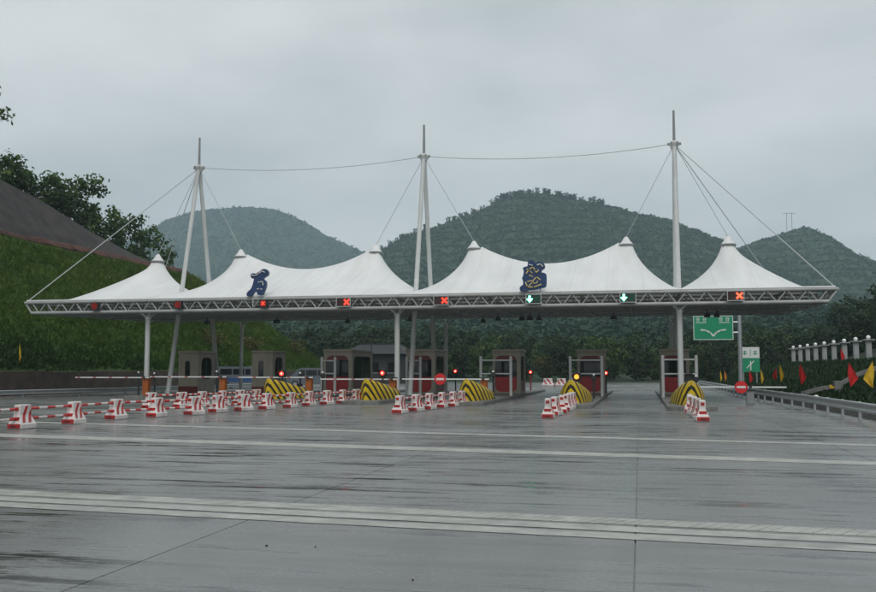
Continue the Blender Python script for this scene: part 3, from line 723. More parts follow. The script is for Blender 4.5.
letter('roof_character', 'navy blue brush-stroke roof character with leaning tail, on the left pair of tents', -20.44, 1.5 / 275, (288, 325),
       [(212, 245), (235, 228), (270, 232), (310, 210), (345, 188), (385, 195), (403, 225), (395, 255), (365, 272), (350, 290), (375, 310), (382, 350), (368, 400), (350, 440), (320, 455), (290, 440), (275, 412), (255, 420), (225, 455), (190, 463), (172, 445), (185, 415), (215, 390), (235, 350), (245, 310), (250, 285), (225, 280)],
       [([(228, 248), (262, 254), (300, 236), (340, 208), (366, 222)], 'letter_pale', 0.045), ([(300, 322), (345, 312), (352, 350)], 'letter_pale', 0.035), ([(290, 390), (305, 388)], 'letter_pale', 0.04), ([(328, 390), (340, 392)], 'letter_pale', 0.04)], 6.38)
letter('roof_character', 'blue roof character with tangled gold strokes, on the right pair of tents', -5.30, 1.62 / 375, (395, 300),
       [(335, 150), (345, 125), (375, 110), (410, 125), (428, 150), (460, 130), (505, 140), (535, 175), (535, 215), (503, 240), (500, 265), (530, 270), (555, 300), (553, 420), (530, 445), (480, 455), (420, 470), (340, 475), (290, 490), (245, 480), (235, 445), (255, 420), (275, 405), (275, 360), (265, 330), (280, 290), (285, 240), (275, 215), (290, 195), (330, 185)],
       [([(320, 270), (350, 225), (402, 195), (420, 240), (440, 268), (462, 235)], 'letter_gold', 0.06), ([(325, 222), (360, 240), (385, 268)], 'letter_gold', 0.05), ([(355, 295), (392, 312)], 'letter_gold', 0.05),
        ([(390, 372), (438, 315), (482, 352)], 'letter_gold', 0.06), ([(308, 380), (330, 432), (400, 440), (492, 408)], 'letter_gold', 0.06), ([(345, 425), (390, 380), (432, 400), (452, 368)], 'letter_gold', 0.05), ([(335, 370), (380, 360)], 'letter_gold', 0.05),
        ([(450, 172), (488, 162), (512, 190)], 'letter_pale', 0.05), ([(350, 165), (392, 178)], 'letter_pale', 0.035)], 6.44)

# ------------------------------------------------------------------ lane signals on the truss
def lane_signal(x, z, mode, label):
    t = thing('lane_signal', label, 'lane signal', (x, YF - 0.32, z), 0, 'lane signals along the truss')
    w = 0.80 if mode != 'dim' else 0.50; h = 0.50 if mode != 'dim' else 0.46
    MB().box((0, 0.06, 0), (w - 0.04, 0.20, h - 0.04)).build('housing', 'dark', t)
    if mode != 'dim':
        b = MB()
        for s in (-1, 1): b.box((s * (w / 2 - 0.015), -0.05, 0), (0.03, 0.06, h)); b.box((0, -0.05, s * (h / 2 - 0.015)), (w - 0.062, 0.06, 0.03))
        b.build('frame', 'white_steel', t)
    for s in (-1, 1): MB().box((s * w * 0.3, 0.20, 0), (0.05, 0.10, 0.30)).build('bracket', 'grey_steel', t)
    y = -0.055
    if mode in ('x', 'xhot'):
        b = MB(); cx = 0.18
        for a in (45, -45): b.box((cx, y + (0.002 if a > 0 else 0), 0), (0.40, 0.02, 0.10), ry=R(a))
        b.build('red_cross', 'led_x' if mode == 'xhot' else 'led_red', t)
        MB().box((-0.19, y, 0), (0.34, 0.02, 0.40)).build('unlit_half', 'lens_red', t)
    elif mode == 'arrow':
        b = MB().box((-0.20, y, 0.08), (0.10, 0.02, 0.18)); b.prism([(-0.37, 0.02), (-0.03, 0.02), (-0.20, -0.19)], y - 0.01, y + 0.01, 'Y')
        b.build('green_arrow', 'led_green', t)
        MB().box((0.19, y, 0), (0.34, 0.02, 0.40)).build('unlit_half', plain('unlit_green_panel', (0.004, 0.05, 0.03), 0.4), t)
    else:
        MB().lathe([(0.19, -0.01), (0.19, 0.01)], (0, 0, 0), 16).build('red_lamp', 'led_red_dim', t).matrix_local = Matrix.Translation((0, y, 0)) @ Matrix.Rotation(R(90), 4, 'X')
        b = MB()
        for a in (45, -45): b.box((0, y - 0.016 - (0.002 if a > 0 else 0), 0), (0.26, 0.012, 0.06), ry=R(a))
        b.build('red_cross', 'led_red' if x > -22 else 'led_red_dim', t)
lane_signal(-30.27, 5.22, 'dim', 'small dull red lane lamp over the lane beside the brown wall')
lane_signal(-25.1, 5.22, 'dim', 'small dull red lane lamp below the leftmost tent valley')
lane_signal(-20.02, 5.22, 'dim', 'small red lane lamp right below the navy roof character')
lane_signal(-15.44, 5.22, 'x', 'framed lane signal glowing red beneath the tent peak left of the middle mast')
lane_signal(-10.1, 5.22, 'x', 'framed lane signal with red cross, just right of the middle mast')
lane_signal(-5.26, 5.22, 'arrow', 'framed lane signal with green arrow below the gold-stroked character')
lane_signal(-0.53, 5.22, 'arrow', 'framed lane signal with green arrow left of the right mast')
lane_signal(4.63, 5.22, 'xhot', 'framed lane signal with orange red cross below the right end tent')

# floodlights and cameras hung under the canopy
fl0 = None
for k, (x, y) in enumerate([(-26.2, 53), (-21.6, 53), (-17.4, 54), (-14.0, 53), (-13.1, 52.6), (-9.2, 55), (-8.0, 53), (-6.6, 53), (-6.1, 52.7), (-5.6, 53), (-1.4, 53), (3.6, 52), (4.1, 52)]):
    if fl0 is None:
        fl0 = thing('floodlight', 'small dark floodlight hung under the canopy trusses', 'floodlight', (x, y, 4.86), 0, 'floodlights under the canopy')
        MB().tube((0, 0, -0.22), (0, 0, 0.0), 0.03, n=6).build('hanger', 'dark', fl0)
        MB().prism([(-0.16, -0.42), (0.16, -0.42), (0.10, -0.20), (-0.10, -0.20)], -0.14, 0.14, 'Y').build('housing', 'dark', fl0)
    else: dup(fl0, (x, y, 4.86), random.uniform(-0.6, 0.6))

# ------------------------------------------------------------------ barriers and their poles
def make_barrier(lab, grp):
    t = thing('plastic_barrier', lab, 'barrier', (0, 0, 0), 0, grp)
    prof = [(0.0, 0.215, 0.45), (0.03, 0.235, 0.47), (0.14, 0.235, 0.47), (0.17, 0.215, 0.455), (0.37, 0.125, 0.35), (0.43, 0.112, 0.335), (0.68, 0.108, 0.33), (0.71, 0.095, 0.315)]
    def ring(z, w, l, c=0.03): return [(-w, -l + c, z), (-w + c, -l, z), (w - c, -l, z), (w, -l + c, z), (w, l - c, z), (w - c, l, z), (-w + c, l, z), (-w, l - c, z)]
    MB().rings([ring(*p) for p in prof]).build('body', 'plastic_white', t)
    def wl(z):
        for (z0, w0, l0), (z1, w1, l1) in zip(prof[:-1], prof[1:]):
            if z0 <= z <= z1: u = (z - z0) / (z1 - z0); return w0 + (w1 - w0) * u, l0 + (l1 - l0) * u
    def patch(b, side, pts):                              # thin plate that follows the sloped side; pts are (y, z)
        out = [(side * (wl(z)[0] + 0.006), y, z) for y, z in pts]; inn = [(side * (wl(z)[0] - 0.004), y, z) for y, z in pts]
        n = len(pts); b.add(out + inn, [tuple(range(n)), tuple(range(2 * n - 1, n - 1, -1))] + [(k, (k + 1) % n, n + (k + 1) % n, n + k) for k in range(n)])
    for s in (-1, 1):
        for c in (-0.10, 0.24):
            b = MB()
            zz = [0.19, 0.30, 0.405, 0.44, 0.55, 0.665]
            def yy(z, o): return max(-0.30, min(0.30, c + o + (z - 0.42) * 0.62))
            for za, zb in zip(zz[:-1], zz[1:]):
                if yy(za, 0.075) - yy(za, -0.075) > 0.02 and yy(zb, 0.075) - yy(zb, -0.075) > 0.02:
                    patch(b, s, [(yy(za, -0.075), za), (yy(za, 0.075), za), (yy(zb, 0.075), zb), (yy(zb, -0.075), zb)])
            b.build('stripe', 'plastic_red', t)
    for s in (-1, 1):                                     # end faces: red base block, red mid band, small red top mark
        b = MB().box((0, s * 0.468, 0.095), (0.43, 0.05, 0.135), bev=0.015); b.build('base_band', 'plastic_red', t)
        w, l = wl(0.30); b = MB(); b.box((0, s * (l + 0.0), 0.30), (0.26, 0.06, 0.10)); b.build('middle_band', 'plastic_red', t)
        b = MB().box((0, s * 0.334, 0.585), (0.13, 0.03, 0.10)); b.build('top_mark', 'plastic_red', t)
        MB().box((0, s * 0.494, 0.088), (0.17, 0.012, 0.03)).build('slot', 'rubber', t)
    return t
ROWS = {
 'wall': ([(-16.40, 20.0), (-16.46, 22.39), (-16.47, 24.78), (-16.62, 27.3), (-16.1, 28.95), (-15.55, 30.6), (-15.55, 32.5), (-15.18, 34.01), (-14.84, 35.49), (-14.45, 37.12), (-14.36, 39.1), (-14.15, 40.9), (-13.86, 42.3), (-13.6, 43.7)],
          'red and white plastic barrier in the long row ending at the middle canopy post', 'barriers in the long slanting row'),
 'back': ([(-19.96, 35.4), (-19.1, 36.4), (-18.85, 37.8), (-18.6, 39.3), (-18.46, 40.9), (-18.2, 42.2)],
          'red and white plastic barrier in the short row ending at the leftmost striped nose', 'barriers in the short back row'),
 'mid': ([(-8.66, 33.2), (-8.50, 35.1), (-8.37, 36.8), (-8.22, 38.5), (-8.02, 39.9), (-7.9, 41.3)],
         'red and white plastic barrier in the row ending at the lampless striped nose', 'barriers in the middle row'),
 'amber': ([(-3.0, 31.0), (-2.95, 33.0), (-2.88, 34.9), (-2.83, 36.7), (-2.83, 38.3), (-2.8, 39.5)],
           'red and white plastic barrier in the row ending at the nose with the amber lamp', 'barriers before the amber lamp'),
 'right': ([(1.86, 30.2), (1.86, 32.4), (1.84, 34.2), (1.84, 35.9), (1.86, 37.5)],
           'red and white plastic barrier in the row ending below the right canopy post', 'barriers before the right post')}
bar0 = None; pole_me = None
for key, (pts, lab, grp) in ROWS.items():
    for i, (x, y) in enumerate(pts):
        a = Vector(pts[max(0, i - 1)]); c = Vector(pts[min(len(pts) - 1, i + 1)]); d = c - a
        rz = (math.atan2(-d.x, d.y)) * 0.5 + random.uniform(-0.17, 0.17)
        if bar0 is None: bar0 = make_barrier(lab, grp); bar0.location = (x, y, 0.004); bar0.rotation_euler.z = rz; bar0.scale = (0.88, 0.78, 0.93)
        else: dup(bar0, (x, y, 0.004), rz, lab, grp, scale=(0.88, 0.78, 0.93))
    if key in ('wall', 'back', 'mid'):
        for (x0, y0), (x1, y1) in zip(pts[:-1], pts[1:]):
            p, q = Vector((x0, y0)), Vector((x1, y1)); d = q - p; L = d.length - 0.62
            if L < 0.3: continue
            for z in (0.545, 0.28):
                p0 = p + d.normalized() * 0.31
                if pole_me is None: po = MB().tube((0, 0, 0), (0, 1, 0), 0.038, n=8).build('barrier_pole', 'pole', smooth=True); pole_me = po.data
                else: po = bpy.data.objects.new('barrier_pole', pole_me); C.objects.link(po)
                po.location = (p0.x, p0.y, z); po.rotation_euler = (0, 0, math.atan2(-d.x, d.y)); po.scale = (1, L, 1)
                tag(po, {'wall': 'red and white banded pole linking barriers of the long slanting row', 'back': 'red and white banded pole linking barriers of the short back row', 'mid': 'red and white banded pole linking barriers of the middle row'}[key], 'pole', grp.replace('barriers', 'poles between barriers'))
for k, (x, y) in enumerate([(-8.9, 92), (-7.6, 92.2), (-6.3, 92.1)]):
    dup(bar0, (x, y, 0.0), R(90) + random.uniform(-.1, .1), 'red and white barrier placed across the far road behind the booths', 'barriers on the far road', scale=(1.2, 1.3, 1.1))

# ------------------------------------------------------------------ booms, cabinets, signal lamps, black posts
def boom(x, y, z, length, lab, direction=-1, disc=None, cabinet='orange', tail=0.3, ch=1.0):
    t = thing('boom_gate', lab, 'boom gate', (x, y, 0.175 if cabinet == 'orange' else 0), 0)
    z -= t.location.z
    MB().box((0, 0, ch / 2), (0.34, 0.32, ch), bev=0.02).build('cabinet', cabinet, t)
    MB().box((0, 0, ch + 0.02), (0.40, 0.38, 0.05), bev=0.015).build('cabinet_lid', 'dark', t)
    MB().tube((0, -0.17, z), (0, -0.30, z), 0.07, n=12).build('pivot', 'dark', t)
    a = MB().box((direction * length / 2 - direction * tail, -0.26, z), (length, 0.05, 0.065)).build('arm', 'arm' if not disc else 'sign_white', t)
    if disc:
        p = MB(); n = 20; p.prism([(direction * disc + 0.29 * math.cos(2 * math.pi * k / n), z + 0.29 * math.sin(2 * math.pi * k / n)) for k in range(n)], -0.325, -0.305, 'Y')
        dd = p.build('stop_disc', 'sign_red', a)
        MB().box((direction * disc, -0.33, z), (0.40, 0.01, 0.10)).build('white_bar', 'sign_white', dd)
    return t
boom(ISL[0] + 0.35, 47.6, 1.18, 4.6, 'lowered boom with orange cabinet beside the outermost left post')
boom(ISL[1] + 0.1, 47.6, 1.22, 4.6, 'lowered boom with orange cabinet on the second island from the brown wall')
boom(ISL[2] + 0.05, 48.0, 1.20, 4.4, 'lowered boom with orange cabinet behind the leftmost striped nose')
boom(ISL[3] + 0.1, 47.0, 1.12, 4.2, 'lowered boom behind the striped nose before the middle post')
boom(ISL[4] + 0.1, 46.4, 1.14, 4.5, 'lowered boom with red no-entry disc across the lane right of the middle post', disc=2.2)
boom(5.05, 46.0, 0.80, 4.0, 'lowered boom with red no-entry disc across the lane beside the right guardrail', disc=0.42, cabinet='grey_steel', tail=1.6, ch=0.62)

def signal_lamp(x, y, z, mat_, lab, grp='lane signal lamps', body='dark'):
    t = thing('signal_lamp', lab, 'signal lamp', (x, y, 0.175), 0, grp); z -= 0.175
    MB().tube((0, 0, 0), (0, 0, z - 0.2), 0.045, n=10).build('post', body, t)
    MB().box((0, 0, z), (0.40, 0.20, 0.40), bev=0.04).build('housing', 'dark', t)
    b = MB().tube((0, -0.10, z), (0, -0.13, z), 0.115, n=18); l = b.build('lens', mat_, t)
    if mat_ == 'led_glow_red': MB().tube((0, -0.13, z), (0, -0.14, z), 0.048, n=14).build('bright_centre', 'led_hot', l)
    h = MB(); n = 12
    for k in range(n):
        a0, a1 = math.pi * k / n, math.pi * (k + 1) / n
        h.add([(0.19 * math.cos(a0), -0.10, z + 0.19 * math.sin(a0)), (0.19 * math.cos(a1), -0.10, z + 0.19 * math.sin(a1)), (0.19 * math.cos(a1), -0.30, z + 0.19 * math.sin(a1)), (0.19 * math.cos(a0), -0.30, z + 0.19 * math.sin(a0))], [(0, 1, 2, 3)])
    h.build('hood', 'dark', t)
signal_lamp(ISL[2], 46.6 - 2.4, 1.42, 'led_glow_red', 'red lit signal lamp above the striped nose nearest the brown wall')
signal_lamp(ISL[3] + 0.05, 45.2, 1.45, 'led_glow_red', 'red lit signal lamp above the striped nose before the middle post')
signal_lamp(ISL[3] + 0.35, 62.6, 1.52, 'led_glow_red', 'red lit signal lamp at the far end of the middle island')
signal_lamp(ISL[4] + 0.3, 65.2, 1.45, 'led_glow_red', 'red lit signal lamp on a red post behind the booth right of the middle mast', body='booth_red')
signal_lamp(ISL[5] + 0.85, 58.0, 1.42, 'led_glow_red', 'small red lit signal lamp beside the booth with the amber lamp', body='dark')
signal_lamp(ISL[5] - 0.05, 44.6, 1.28, 'led_amber', 'glowing amber lamp on post above the striped nose')
signal_lamp(ISL[6] + 0.15, 43.4, 1.26, 'dark', 'unlit black signal lamp above the striped nose below the right canopy post', body='dark_red')

bp0 = None
for x, y, h, lab in [(-27.87, 48.0, 1.30, 'thin black detector post just left of the outermost canopy post'), (-26.87, 48.0, 1.2, 'thin black detector post just right of the outermost canopy post'),
                     (-23.07, 48.0, 1.30, 'thin black detector post on the second island from the brown wall'), (-18.3, 48.4, 1.22, 'thin black detector post left of the third orange cabinet'),
                     (-17.0, 48.4, 1.25, 'thin black detector post right of the third orange cabinet'), (-13.3, 47.4, 1.2, 'thin black detector post left of the middle canopy post'),
                     (-7.4, 47.4, 1.3, 'thin black detector post behind the plain striped nose right of the middle post'), (-2.25, 46.6, 1.15, 'thin black detector post behind the nose with the amber lamp'),
                     (2.6, 45.6, 1.1, 'thin black detector post beside the right canopy post')]:
    if bp0 is None:
        bp0 = thing('detector_post', lab, 'post', (x, y, zi), 0, 'black detector posts')
        MB().tube((0, 0, 0), (0, 0, 1.0), 0.05, n=8).build('stem', 'dark', bp0)
        MB().lathe([(0.05, 1.0), (0.13, 1.04), (0.13, 1.20), (0.07, 1.24)], n=12).build('head', 'dark', bp0)
        MB().ball((0, -0.05, 1.29), 0.055).build('white_tip', 'globe', bp0, smooth=True)
    else: dup(bp0, (x, y, zi), random.uniform(-.3, .3), lab, scale=(1, 1, h / 1.25))

# ------------------------------------------------------------------ guardrails
def guardrail(path, zc, h, step, label):
    t = thing('guardrail', label, 'guardrail', (path[0][0], path[0][1], 0)); ox, oy = path[0]
    pts = [Vector(p) for p in path]; dense = []
    for a, c in zip(pts[:-1], pts[1:]):
        n = max(2, int((c - a).length / 2)); dense += [a.lerp(c, k / n) for k in range(n)]
    dense.append(pts[-1])
    prof = [(0.0, -0.5), (0.05, -0.42), (0.05, -0.25), (0.0, -0.12), (0.0, 0.12), (0.05, 0.25), (0.05, 0.42), (0.0, 0.5)]
    rs = []
    for i, p in enumerate(dense):
        d = (dense[min(i + 1, len(dense) - 1)] - dense[max(i - 1, 0)]).normalized(); nrm = Vector((-d.y, d.x))
        if nrm.x > 0 and p.x > 0 or nrm.x < 0 and p.x < 0: nrm = -nrm
        rs.append([(p.x + nrm.x * a - ox, p.y + nrm.y * a - oy, zc + b * h) for a, b in prof] + [(p.x + nrm.x * (a - 0.006) - ox, p.y + nrm.y * (a - 0.006) - oy, zc + b * h) for a, b in reversed(prof)])
    MB().rings(rs).build('rail', 'galv', t)
    acc = 0; last = dense[0]; pm = None
    for a, c in zip(dense[:-1], dense[1:]):
        acc += (c - a).length
        if acc >= step:
            acc = 0; d = (c - a).normalized(); nrm = Vector((-d.y, d.x))
            if nrm.x > 0 and c.x > 0 or nrm.x < 0 and c.x < 0: nrm = -nrm
            q = c - nrm * 0.10
            if pm is None: po = MB().box((0, 0, (zc + h * .5) / 2), (0.09, 0.10, zc + h * .5), bev=0.012).build('post', 'galv', t); pm = po.data
            else: po = bpy.data.objects.new('post', pm); C.objects.link(po); po.parent = t
            po.location = (q.x - ox, q.y - oy, 0)
            bl = MB().box((q.x - ox + nrm.x * .06, q.y - oy + nrm.y * .06, zc), (0.08, 0.10, 0.18)).build('spacer', 'galv', t)
guardrail([(7.6, 12), (7.0, 24), (6.72, 29.3), (6.5, 41), (6.1, 50), (5.75, 60), (5.6, 75), (5.4, 100)], 0.45, 0.31, 2.0, 'galvanised steel guardrail curving along the flag lined bank')
guardrail([(-38.5, 33), (-34.2, 44), (-32.4, 52), (-31.6, 60), (-31.4, 90)], 0.36, 0.26, 3.6, 'galvanised steel guardrail below the brown wall')

# ------------------------------------------------------------------ left cut slope
def left_z(X, Y):
    """height of the cut slope: wall top, grass, netted upper slope, wooded crest"""
    zn = np.interp(Y, [20, 45, 60, 69.3, 74.9, 81.2, 86.6, 93.7, 105, 130], [21.5, 20.3, 19.2, 18.1, 17.3, 15.95, 14.9, 13.7, 12.4, 11])
    z = np.where(X > -49, 1.5 + (-38 - X) / 11.0 * 10.95, np.where(X > -54, 12.45 + (-49 - X) / 5.0 * (zn - 12.45), np.where(X > -58, zn - (-54 - X) * 0.35, zn - 1.4 - (-58 - X) * 0.03)))
    return np.maximum(np.minimum(z, 13.0 - (Y - 93) * 0.58 + np.where(X < -54, (Y - 93) * 0.25, 0)), -0.05)
ys_ = np.concatenate([np.arange(20, 120, 1.25), np.arange(120, 150.1, 3)])
def strip(name, xs_, mat, amp):
    Xg, Yg = np.meshgrid(np.array(xs_), ys_, indexing='ij'); Z = left_z(Xg, Yg)
    nz = (fbm(Xg * .35, Yg * .35, 3) - 0.5) * amp; nz[0, :] = 0; nz[-1, :] = 0; Z = Z + nz
    o = arrays_obj(name, np.stack([Xg, Yg, Z], -1).reshape(-1, 3), grid_faces(len(xs_), len(ys_))[:, ::-1], mat, smooth=True)
    return kind(o, 'structure')
strip('grass_slope', np.linspace(-38.0, -49.0, 18), 'turf', 0.5)
strip('netted_slope', np.linspace(-49.0, -54.0, 9), 'net', 0.4)
strip('hillside', [-54, -55, -56.5, -58, -62, -70, -85, -110, -150], 'soil', 1.0)
rs = []
for y in np.arange(22, 101, 0.8):
    z = float(left_z(np.array(-49.0), np.array(y))); j = random.uniform(-.16, .16); w_ = 0.22 + 0.25 * float(fbm(np.array(y * .35), np.array(2.0), 4))
    rs.append([(-49.3, y, z - 0.3), (-49.0 + w_, y, z - 0.2 - w_), (-48.95 + w_ + j * .3, y, z + 0.12 - w_ + j * .4), (-48.9 + j * .5, y, z + 0.10 + j * .4), (-49.3, y, z + 0.30 + j * .3)])
kind(MB().rings(rs).build('clay_bench', 'clay'), 'structure')
wall = MB()
rs = []
for y in np.arange(20, 113, 3.0): rs.append([(-38.35, y, -0.3), (-37.7, y, -0.3), (-37.85, y, 1.48 + random.uniform(-.05, .05)), (-38.35, y, 1.6)])
tag(wall.rings(rs).build('retaining_wall', 'wall_brown'), 'low brown stone retaining wall at the foot of the grass slope', 'wall')
# grass tufts on the slope
n = 52000; gx = rng.uniform(-48.55, -38.1, n); gy = rng.uniform(36, 113, n); gz = left_z(gx, gy)
keep = gz > 1.2; gx, gy, gz = gx[keep], gy[keep], gz[keep]; n = len(gx)
gz = gz + (fbm(gx * .35, gy * .35, 3) - .5) * 0.5
tt = np.clip(0.32 + 0.55 * fbm(gx * .5 - gz * 0.35, gy * 0.16 + gz * 0.18, 9) + 0.45 * (gz / 12.5) * fbm(gx * .2, gy * .2, 5) + rng.normal(0, .06, n), 0, 1)
# lower part of the slope carries darker shrubs, the upper part paler grass
tt *= 0.25 + 0.75 * smoothstep(1.0, 6.5, gz + 3.0 * (fbm(gx * .15, gy * .15, 21) - 0.5) + 0.075 * (gy - 50))
V = []; T = []
for k in range(3):
    a = rng.uniform(0, 6.28, n); w = rng.uniform(.03, .075, n); h_ = rng.uniform(.10, .30, n); lx = rng.normal(.05, .18, n); ly = rng.normal(-.12, .15, n)
    ox_ = rng.normal(0, .15, n); oy_ = rng.normal(0, .15, n)
    b0 = np.stack([gx + ox_ - np.cos(a) * w, gy + oy_ - np.sin(a) * w, gz - 0.05], -1); b1 = np.stack([gx + ox_ + np.cos(a) * w, gy + oy_ + np.sin(a) * w, gz - 0.05], -1)
    tp = np.stack([gx + ox_ + lx, gy + oy_ + ly, gz + h_], -1); V.append(np.stack([b0, b1, tp], 1)); T.append(np.repeat(tt, 3))
V = np.concatenate(V).reshape(-1, 3); gr = arrays_obj('slope_grass', V, np.arange(len(V)).reshape(-1, 3), 'grass', tint=np.concatenate(T))
kind(gr, 'stuff'); gr['label'] = 'tufted green grass on the cut slope'; gr['category'] = 'grass'

# ------------------------------------------------------------------ right bank
def right_z(X, Y):
    z = np.interp(X, [7.8, 9.0, 10.5, 15.2, 16.4, 22, 30, 60, 140], [-0.12, 0.05, 0.55, 2.12, 2.2, 2.3, 5.0, 15, 30])
    fall = smoothstep(150, 118, Y); near = smoothstep(-10, 25, Y) * 0 + 1
    return z * near * (0.35 + 0.65 * fall)
xs_r = np.concatenate([np.linspace(7.8, 24, 24), np.linspace(26, 140, 26)]); ys_r = np.linspace(5, 175, 86)
Xg, Yg = np.meshgrid(xs_r, ys_r, indexing='ij'); Z = right_z(Xg, Yg) + (fbm(Xg * .4, Yg * .4, 8) - .5) * 0.35 * (Xg > 8.5)
kind(arrays_obj('bank', np.stack([Xg, Yg, Z], -1).reshape(-1, 3), grid_faces(len(xs_r), len(ys_r)), 'bank', smooth=True), 'structure')
n = 9000; gx = 8.3 + 15 * rng.random(n) ** 1.2; gy = rng.uniform(26, 125, n); gz = right_z(gx, gy) + (fbm(gx * .4, gy * .4, 8) - .5) * .35
tt = np.clip(0.05 + 0.5 * fbm(gx * .5, gy * .3, 31) + rng.normal(0, .1, n), 0, .75) * 0.14; V = []; T = []
for k in range(3):
    a = rng.uniform(0, 6.28, n); w = rng.uniform(.04, .10, n); h_ = rng.uniform(.12, .42, n)
    ox_ = rng.normal(0, .15, n); oy_ = rng.normal(0, .15, n)
    b0 = np.stack([gx + ox_ - np.cos(a) * w, gy + oy_ - np.sin(a) * w, gz - .05], -1); b1 = np.stack([gx + ox_ + np.cos(a) * w, gy + oy_ + np.sin(a) * w, gz - .05], -1)
    tp = np.stack([gx + ox_ + rng.normal(0, .12, n), gy + oy_ + rng.normal(0, .12, n), gz + h_], -1); V.append(np.stack([b0, b1, tp], 1)); T.append(np.repeat(tt, 3))
V = np.concatenate(V).reshape(-1, 3); gr = arrays_obj('bank_grass', V, np.arange(len(V)).reshape(-1, 3), 'grass', tint=np.concatenate(T))
kind(gr, 'stuff'); gr['label'] = 'dark rough grass on the bank beyond the guardrail'; gr['category'] = 'grass'
# low kerb wall behind the guardrail
rs = [[(x, y, -0.1), (x + 0.35, y, -0.1), (x + 0.35, y, 0.22), (x, y, 0.22)] for x, y in [(8.05, 10), (7.6, 24), (7.35, 29), (7.1, 41), (6.75, 50), (6.4, 60), (6.2, 75), (6.1, 100)]]
tag(MB().rings(rs).build('kerb_wall', 'kerb'), 'low grey concrete kerb wall behind the right guardrail', 'wall')
# drain chute up the bank
dr = thing('drain_chute', 'pale concrete drainage chute with bent side walls on the flag lined bank', 'drain', (8.0, 52, 0))
for s_ in (0, 1):
    pts = [(0.3, -0.3, 0.38), (1.35, 0.0, 0.66), (2.1, 0.0, 0.78), (3.1, 0.3, 1.35), (5.4, 1.3, 2.1)]
    rs = []
    for p in pts: rs.append([(p[0], p[1] + s_ * .5 - .07, p[2] - .12), (p[0], p[1] + s_ * .5 + .07, p[2] - .12), (p[0], p[1] + s_ * .5 + .07, p[2] + .07), (p[0], p[1] + s_ * .5 - .07, p[2] + .07)])
    MB().rings(rs).build('side_wall', 'kerb', dr)
MB().box((2.1, -0.05, 0.72), (0.42, 0.45, 0.62), bev=0.02).build('end_block', 'kerb', dr)
# pillars with globes on the upper terrace
pil0 = None
for k in range(9):
    y = 113 - 4.05 * k if k < 8 else 80.6; x = 17.3 + 0.1 * k
    z = float(right_z(np.array(x), np.array(y))) - 0.1
    if pil0 is None:
        pil0 = thing('lamp_pillar', 'pale square pillar with flat cap and white globe on the upper terrace', 'pillar', (x, y, z), 0, 'globe topped pillars on the terrace')
        MB().box((0, 0, 0.92), (0.40, 0.40, 1.84), bev=0.03).build('shaft', 'pillar', pil0)
        MB().box((0, 0, 1.89), (0.85, 0.85, 0.09), bev=0.02).build('cap', 'pillar', pil0)
        MB().ball((0, 0, 2.10), 0.17, 14).build('globe', 'globe', pil0, smooth=True)
    else: dup(pil0, (x, y, z))

# ------------------------------------------------------------------ flags
def flag(x, y, z0, z1, w, col, lab):
    """limp three-cornered cloth hanging from a thin pole; z0/z1 are the cloth's lower and upper tips"""
    base = (float(right_z(np.array(x), np.array(y))) if x > 0 else float(left_z(np.array(x), np.array(y)))) - 0.1
    t = thing('flag', lab, 'flag', (x, y, base), random.uniform(-.15, .15), 'triangular flags')
    z0 -= base; z1 -= base; H = z1 - z0; s_ = 1 if w > 0 else -1; w = abs(w) * 0.68; z1 -= 0.12 * H; H *= 0.88
    MB().tube((0, 0, 0), (0, 0, z1 + 0.03), 0.016, 0.010, n=6).build('flagpole', 'dark', t)
    nu, nv = 8, 13; V = []
    for j in range(nv):
        v = j / (nv - 1)
        wid = w * (min(v / 0.62, (1 - v) / 0.38 + 0.12)) * (1 + 0.06 * math.sin(7 * v))
        for i in range(nu):
            u = i / (nu - 1)
            V.append((s_ * (wid * u - 0.22 * w * math.sin(math.pi * min(1, v / .9)) * (1 - u) * 0.8), 0.16 * w * math.sin(9.0 * u + 3 * v) * (0.25 + v) - 0.02, z1 - H * v - 0.05 * H * u))
    arrays_obj('cloth', np.array(V), grid_faces(nv, nu), col, t, smooth=True)
flag(6.9, 85, 0.62, 1.75, 0.22, 'flag_yellow', 'narrow yellow flag hanging beside an orange one near the far rail')
flag(7.35, 86, 0.65, 1.75, 0.28, 'flag_orange', 'narrow orange flag beside a yellow one near the far rail')
flag(7.7, 70, 0.70, 1.75, 0.34, 'flag_red', 'red flag just below the small green arrow sign')
flag(8.0, 66, 0.70, 1.85, 0.26, 'flag_yellow', 'slim yellow flag right of the small green arrow sign')
flag(8.15, 60, 1.00, 1.85, -0.34, 'flag_red', 'slim red flag tucked behind a taller yellow flag on the bank')
flag(8.30, 59.4, 0.92, 2.15, 0.34, 'flag_yellow', 'tall slim yellow flag in front of a red flag on the bank')
flag(8.75, 55, 0.85, 2.15, 0.48, 'flag_red', 'wide red flag drooping on the bank left of the drainage chute')
flag(15.9, 80, 2.2, 3.6, 0.40, 'flag_red', 'red flag up among the globe topped pillars')
flag(9.05, 44, 0.92, 2.10, 0.52, 'flag_red', 'large red flag by the yellow one at the near end of the bank')
flag(9.55, 42, 0.90, 2.15, -0.62, 'flag_yellow', 'large yellow flag at the near end of the bank')
flag(9.35, 50, 0.66, 0.92, 0.36, 'flag_yellow', 'small low yellow pennant beside the drainage chute')
flag(-38.6, 52.0, 2.0, 3.5, 0.26, 'flag_yellow', 'lone yellow flag on the grass slope above the brown wall')
mk = MB().ball((0, 0, 0.12), 0.13).lathe([(0.05, -0.1), (0.05, 0.02)], n=8).build('marker_lamp', 'globe', smooth=True); mk.location = (7.2, 41.5, 0.31)
tag(mk, 'round white marker lamp on the kerb behind the right guardrail', 'lamp')

